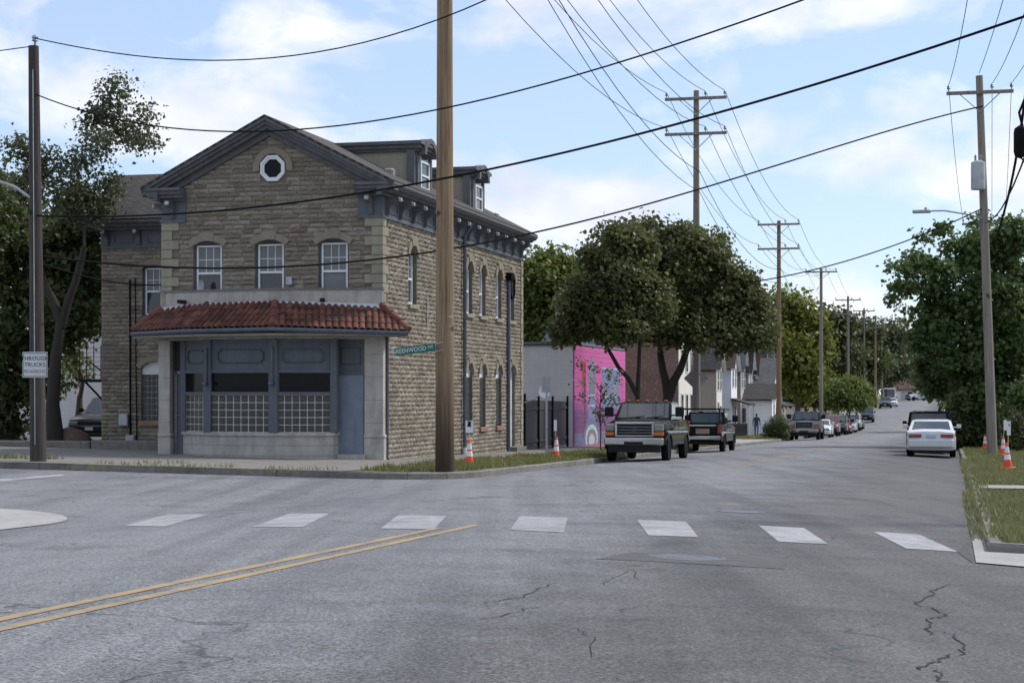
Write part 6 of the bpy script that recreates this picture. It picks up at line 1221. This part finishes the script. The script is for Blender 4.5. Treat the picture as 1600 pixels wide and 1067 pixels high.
bgtree('tall green tree at the end of the street', [(1400, 530, 26, 30), (1425, 545, 24), (1440, 575, 26), (1412, 580, 26)], 450, 5000, 1.0, LEAF['bright'], 27, .4); bgtree('dark leafy tree at the end of the street on the right', [(1450, 540, 26, 34), (1465, 580, 26), (1432, 590, 20)], 430, 5000, .9, LEAF['dark'], 28, .4)
bgtree('small round bright green tree beside the fourth pole', [(1325, 608, 24, 18), (1305, 618, 18, 14), (1348, 616, 18, 14), (1328, 626, 26, 12)], 172, 7000, .33, LEAF['bright'], 29, .16, gap=.1)
bgtree('dark tree between the row houses and the yellow green tree', [(1210, 560, 26, 40), (1245, 610, 30, 24), (1285, 615, 24, 20)], 215, 5000, .55, LEAF['dark'], 30, .3)
bgtree('tree in the gap above the brick building', [(1060, 490, 60, 40), (1120, 500, 50, 36), (1170, 505, 36, 30)], 150, 6000, .45, LEAF['olive'], 31, .3)
# right side
RT = [(1432, 402, 24, 16), (1408, 422, 16, 9), (1418, 452, 20, 10), (1460, 430, 34, 26), (1500, 400, 34, 30), (1545, 392, 40, 36), (1585, 370, 36, 30), (1480, 480, 44, 36), (1540, 470, 56, 48), (1600, 450, 50, 50), (1450, 520, 32, 30), (1500, 550, 50, 42), (1565, 550, 56, 48), (1470, 590, 34, 30), (1530, 620, 44, 36), (1600, 590, 40, 40), (1448, 575, 18, 22), (1505, 645, 30, 22), (1393, 416, 12, 5), (1402, 446, 12, 5), (1440, 372, 10, 9), (1472, 358, 12, 10), (1530, 345, 14, 12), (1398, 470, 9, 5), (1425, 485, 14, 8)]
s_, t_ = 7.6, 92; g = gnd(s_, t_); tree('broadleaf_tree', 'large dark green tree overhanging the right side of the street', g, px_blobs(RT, g[1] - 2, 2.0, 7), 36000, .25, LEAF['right'], BARKD, .32, .3, 41, gap=.75, spread=.22)
bgtree('green tree further down the right side', [(1455, 590, 20, 24), (1470, 560, 26, 26), (1490, 600, 30)], 170, 5000, .45, LEAF['right'], 42, .3); bgtree('leafy tree behind the right hand pole at the picture edge', [(1600, 520, 50), (1640, 470, 60), (1630, 560, 50), (1590, 590, 30)], 100, 9000, .3, LEAF['right'], 43, .3)
def shrub(label, px, py, rpx, hpx, d, n, size, leaf, seed, name='shrub', group='shrubs', gap=.15):
    x = (px - CX) / FPX * d; s, t = ST_of(x, d); z = zside(s, t); k = d / FPX; hh = hpx * k; o = thing(name, label, 'shrub', (x, d, z), 0, group); rr = rpx * k; bl = [(x, d, z + hh * .5, rr, rr, hh * .52), (x + rr * .4, d - .1, z + hh * .35, rr * .7, rr * .7, hh * .4), (x - rr * .4, d + .1, z + hh * .35, rr * .7, rr * .7, hh * .4)]
    b = MB(); r = random.Random(seed)
    for _ in range(6): b.tube([(r.uniform(-.1, .1), r.uniform(-.1, .1), -.1), (r.uniform(-rr, rr) * .6, r.uniform(-rr, rr) * .5, hh * .8)], [.02, .006], 4)
    b.build('stems', BARKD, o); link('foliage', leaf_mesh('foliage', bl, n, size, leaf, seed, gap, 10, size * .9, .1, (x, d, z)), o)
shrub('round clipped dark bush in front of the grey roofed house', 1214, 680, 20, 36, 117, 6000, .10, LEAF['dark'], 51, 'round_bush', gap=0)
shrub('dark bushes at the foot of the big right hand tree', 1515, 700, 28, 70, 84, 7000, .18, LEAF['dark'], 52); shrub('yellow green bush right of the right hand pole', 1577, 690, 18, 70, 90, 3000, .2, LEAF['bright'], 53); shrub('tall dark shrub at the right picture edge', 1600, 700, 26, 110, 80, 6000, .2, LEAF['right'], 54); shrub('grassy shrub beside the right sidewalk', 1590, 700, 14, 60, 74, 2500, .16, LEAF['olive'], 55)
shrub('leafy bank planting behind the parked row', 1300, 660, 22, 26, 165, 3000, .25, LEAF['bright'], 56); shrub('small green shrub at the front of the brick building', 1067, 640, 6, 30, 112, 900, .14, LEAF['bright'], 57)
# left trees
x, y, z = on_ground(88, 698, KERB); LT = [(60, 260, 34, 26), (100, 300, 40, 34), (28, 235, 24, 20), (120, 255, 30, 26), (150, 225, 30, 24), (178, 165, 30, 22), (200, 205, 36, 20), (228, 228, 24, 12), (185, 135, 26, 16), (150, 190, 24, 20), (225, 180, 18, 16), (140, 320, 34, 34), (165, 290, 26, 22)]
tree('left_tree', 'tall thin leaved tree with long bare limb behind the left utility pole', (x, y, z), px_blobs(LT, y + 1, 1.2, 9), 7500, .14, LEAF['grey'], BARKD, .26, .5, 61, gap=.62, spread=.22, twigs=14, trunk_pts=[(0, 0, -.3), (-.12, 0, 1.4), (-.02, 0, 2.9), (.15, .1, 4.3)], per=9, limb=.75, forks=[(.9, .1, 6.6), (-.7, .2, 6.2)])
LD = [(40, 420, 70, 60), (110, 400, 50, 55), (20, 520, 70, 60), (95, 490, 55, 50), (40, 590, 50, 50), (5, 640, 50, 50), (125, 450, 40, 40), (-20, 350, 60, 70), (130, 350, 36, 40)]
g = at(10, 690, 64); s_, t_ = ST_of(g.x, g.y); tree('broadleaf_tree', 'dense dark tree filling the left edge of the picture', (g.x, g.y, zside(s_, t_)), px_blobs(LD, 63, 1.6, 10), 22000, .22, LEAF['dark'], BARKD, .4, .4, 62, gap=.6, spread=.26)
bgtree('yellowish tree at the far left behind the dark tree', [(10, 300, 50), (30, 370, 50), (-30, 360, 60), (90, 430, 60), (140, 430, 40)], 90, 8000, .35, LEAF['olive'], 63, .3); bgtree('green tree beside the left wing of the stone building', [(130, 490, 30, 34), (135, 430, 34, 40), (110, 360, 40, 40), (122, 585, 9, 9), (118, 560, 12, 14)], 72, 9000, .24, LEAF['maple'], 64, .2)
# sapling before the mural
gS = gnd(-7.4, on_line(938, -7.4)); o = thing('sapling', 'thin sparse sapling in front of the pink mural', 'tree', gS); k = gS[1] / FPX; b = MB(); r = random.Random(8); tips = []
b.tube([(0, 0, -.1), (.02, 0, .9), (-.02, 0, 1.7), (.05, 0, 2.7)], [.03, .024, .018, .006], 6)
for i in range(11):
    z0 = .8 + i * .16; a = r.uniform(0, 6.28); q = (math.cos(a) * r.uniform(.4, .9), math.sin(a) * .4, z0 + r.uniform(.5, 1.0)); b.tube([(0, 0, z0), (q[0] * .5, q[1] * .5, z0 + .35), q], [.012, .008, .003], 4); tips.append((gS[0] + q[0], gS[1] + q[1], gS[2] + q[2], .22, .22, .3))
b.build('trunk', BARKD, o, True); link('crown', leaf_mesh('crown', tips, 420, .12, LEAF['olive'], 5, .3, 6, .12, .3, gS), o)
# distant woodland closing the view
bl = []; r = random.Random(77)
for px in range(-900, 2600, 46):
    if 1340 < px < 1470: continue
    d = r.uniform(380, 470) if px > 750 else r.uniform(200, 260); p = at(px, r.uniform(575, 600), d); bl.append((p.x, p.y, p.z - 2, d * .014, d * .012, d * .018 * r.uniform(.8, 1.4)))
stuff(tag(link('woodland', leaf_mesh('woodland', bl, 30000, 1.5, LEAF['olive'], 78, .1, 12, 1.6)), 'distant woodland behind the houses', 'woodland'))
# ------------------------------------------------------------------ grass
def grass(name, label, patches, m, seed):
    r = np.random.default_rng(seed); V = []; 
    for s0, s1, t0, t1, dens, h0, h1 in patches:
        n = int((s1 - s0) * (t1 - t0) * dens); s = r.uniform(s0, s1, n); t = r.uniform(t0, t1, n); cl = np.sin(s * 5 + 1.3 * t) + np.sin(t * 3.1 - s * 2) + r.normal(size=n) * .8; keep = cl > -.9; s, t = s[keep], t[keep]
        h = r.uniform(h0, h1, len(s)) * (1 + .25 * np.clip(cl[keep], -1, 1.5)); x = X0 + CT * s + ST * t; y = -ST * s + CT * t; z = np.array([zside(a, b) if s_edge(b) - .1 > a or a > 0 else zroad(a, b) for a, b in zip(s, t)]); a = r.uniform(0, 6.28, len(s)); w = r.uniform(.006, .014, len(s)) * (1 + y / 50); le = r.normal(size=(len(s), 2)) * .4 * h[:, None]
        V.append(np.stack([np.stack([x - w * np.cos(a), y - w * np.sin(a), z - .01], 1), np.stack([x + w * np.cos(a), y + w * np.sin(a), z - .01], 1), np.stack([x + le[:, 0], y + le[:, 1], z + h], 1)], 1))
    V = np.concatenate(V); n = len(V); me = bpy.data.meshes.new(name); me.vertices.add(n * 3); me.vertices.foreach_set('co', V.reshape(-1)); me.loops.add(n * 3); me.loops.foreach_set('vertex_index', np.arange(n * 3, dtype=np.int32)); me.polygons.add(n); me.polygons.foreach_set('loop_start', (np.arange(n) * 3).astype(np.int32)); me.update(calc_edges=True)
    at_ = me.attributes.new('tone', 'FLOAT', 'POINT'); at_.data.foreach_set('value', np.repeat(r.random(n), 3)); me.materials.append(m); return stuff(tag(link(name, me), label, 'grass'))
GL = leafmat('grass_blades', (.075, .105, .028), (.20, .19, .075), .3)
grass('grass', 'short green verge grass along the left kerb', [(-8.0, -5.5, 41.5, 62, 260, .05, .16), (-8.0, -5.5, 62, 90, 120, .05, .16), (-7.9, -6.3, 40.2, 41.5, 220, .05, .14), (-9.6, -8.2, 118, 150, 60, .05, .15), (-8, -5.5, 116, 170, 70, .05, .15), (-19, -16.6, 41.2, 42.3, 200, .05, .14), (-24, -19, 40.3, 42.4, 220, .06, .16)], GL, 1)
GL2 = leafmat('dry_grass_blades', (.085, .105, .04), (.20, .195, .085), .3)
grass('grass', 'longer pale grass along the right kerb', [(5.95, 9.4, 20.6, 33, 420, .03, .13), (5.95, 9.4, 33, 35.7, 300, .02, .05), (5.95, 9.4, 37.6, 62, 300, .03, .13), (5.95, 9.4, 62, 110, 90, .04, .13), (10.8, 18, 21, 60, 110, .05, .14), (5.62, 6.1, 21, 34, 170, .03, .11), (5.7, 6.1, 34, 62, 130, .03, .12)], GL2, 2)
def weeds(spots):
    for px, py, w in spots:
        x, y, z = on_ground(px, py, KERB); r = random.Random(px); b = MB(); T = []
        for _ in range(int(60 * w)):
            a, c = r.uniform(-w, w), r.uniform(-.15, .15); h = r.uniform(.04, .14); b.add([(a - .012, c, 0), (a + .012, c, 0), (a + r.uniform(-.08, .08), c + r.uniform(-.08, .08), h)], [(0, 1, 2)]); T += [r.random()] * 3
        me = b.mesh('weeds', GL); t_ = me.attributes.new('tone', 'FLOAT', 'POINT'); t_.data.foreach_set('value', T); o = link('weeds', me, None, (x, y, z + .012), (0, 0, R(-14))); stuff(tag(o, 'low weeds growing in the sidewalk cracks', 'weeds'))
weeds([(200, 726, .8), (245, 729, .9), (308, 732, .4), (345, 730, .4), (425, 738, .6), (470, 734, .9), (255, 724, .6), (150, 733, .7)])
# ------------------------------------------------------------------ person and flag
def person(label, loc, rz):
    bm = bmesh.new(); J = {}; E = []
    def j(n, x, y, z, r, r2=None): J[n] = (bm.verts.new((x, y, z)), r, r2 or r)
    j('pel', 0, 0, .95, .15, .12); j('wst', 0, .01, 1.10, .145, .11); j('chs', 0, .0, 1.30, .17, .12); j('nkb', 0, -.01, 1.45, .085); j('nk', 0, -.015, 1.52, .055); j('hd0', 0, -.03, 1.60, .085, .095); j('hd1', 0, -.025, 1.69, .085, .10); j('hd2', 0, -.01, 1.76, .045)
    j('nose', 0, -.13, 1.645, .016)
    for a, b_ in (('pel', 'wst'), ('wst', 'chs'), ('chs', 'nkb'), ('nkb', 'nk'), ('nk', 'hd0'), ('hd0', 'hd1'), ('hd1', 'hd2'), ('hd0', 'nose')): E.append((a, b_))
    for s, sx in (('l', 1), ('r', -1)):
        st = .22 * sx                                                   # mid-stride
        j('hip' + s, sx * .10, 0, .88, .10); j('kn' + s, sx * .11, -st * .5 - .03, .50, .068); j('an' + s, sx * .11, -st * .9 + .06, .10, .05); j('ft' + s, sx * .12, -st * .9 - .10, .035, .042)
        j('sh' + s, sx * .19, 0, 1.40, .072); j('el' + s, sx * .25, st * .4 + .03, 1.13, .05); j('wr' + s, sx * .26, st * .7 - .06, .90, .036); j('pm' + s, sx * .265, st * .7 - .08, .83, .038, .02)
        for k, (dx, l_) in enumerate(((-.030, .068), (-.010, .080), (.010, .076), (.028, .06))): j(f'f{k}' + s, sx * .265, st * .7 - .085 + dx, .83 - l_, .009); E.append(('pm' + s, f'f{k}' + s))
        j('th' + s, sx * .245, st * .7 - .125, .80, .010); E.append(('pm' + s, 'th' + s)); j('ear' + s, sx * .09, -.02, 1.65, .018); E.append(('hd1', 'ear' + s))
        for a, b_ in (('pel', 'hip' + s), ('hip' + s, 'kn' + s), ('kn' + s, 'an' + s), ('an' + s, 'ft' + s), ('chs', 'sh' + s), ('sh' + s, 'el' + s), ('el' + s, 'wr' + s), ('wr' + s, 'pm' + s)): E.append((a, b_))
    for a, b_ in E: bm.edges.new((J[a][0], J[b_][0]))
    bm.verts.index_update(); order = {J[k][0].index: J[k][1:] for k in J}; root = J['pel'][0].index; me = bpy.data.meshes.new('person'); bm.to_mesh(me); bm.free(); o = link('person', me); md = o.modifiers.new('skin', 'SKIN'); md.use_smooth_shade = True; o.modifiers.new('sub', 'SUBSURF').levels = 1
    for i, v in enumerate(me.skin_vertices[0].data if me.skin_vertices else []): v.radius = order[i]; v.use_root = i == root
    dg = bpy.context.evaluated_depsgraph_get(); m2 = bpy.data.meshes.new_from_object(o.evaluated_get(dg)); bpy.data.objects.remove(o)
    m2.materials.clear(); cols = [mat('skin', (.30, .18, .13), .6), mat('dark_shirt', (.035, .045, .085), .9), mat('blue_jeans', (.05, .09, .21), .9), mat('dark_hair', (.02, .016, .013), .8), mat('shoe', (.03, .03, .03), .7)]; [m2.materials.append(c) for c in cols]
    for p in m2.polygons:
        c = p.center; z = c.z; p.material_index = 4 if z < .09 else 2 if (z < 1.0 and abs(c.x) < .20) else 0 if (z < 1.10 and abs(c.x) >= .2) else 1 if z < 1.47 else (3 if (z > 1.71 or (c.y > .0 and z > 1.56)) else 0)
    return tag(link('person', m2, None, loc, (0, 0, rz)), label, 'person')
tP = on_line(1182, -9.0); g = gnd(-9.0, tP); person('person in dark shirt and blue jeans walking on the far sidewalk', g, -TH + R(180))
tF = on_line(1208, -9.4); g = gnd(-9.4, tF - 2); o = thing('flag', 'blue and red flag hanging on a pole by the round bush', 'flag', g); MB().tube([(0, 0, 0), (.05, 0, 3.4)], .025, 6).build('flag_pole', TRIM, o); b = MB()
for i in range(6): b.quad((.05 + .07*i, .05*math.sin(i), 3.2 - .05*i), (.05 + .07*(i+1), .05*math.sin(i+1), 3.2 - .05*(i+1)), (.08 + .05*(i+1), .06*math.sin(i+1.5), 1.7 - .03*i), (.08 + .05*i, .06*math.sin(i+.5), 1.7))
b.build('cloth', mat('flag_blue', (.04, .05, .16), .8, col2=(.20, .04, .06), scale=4), o)
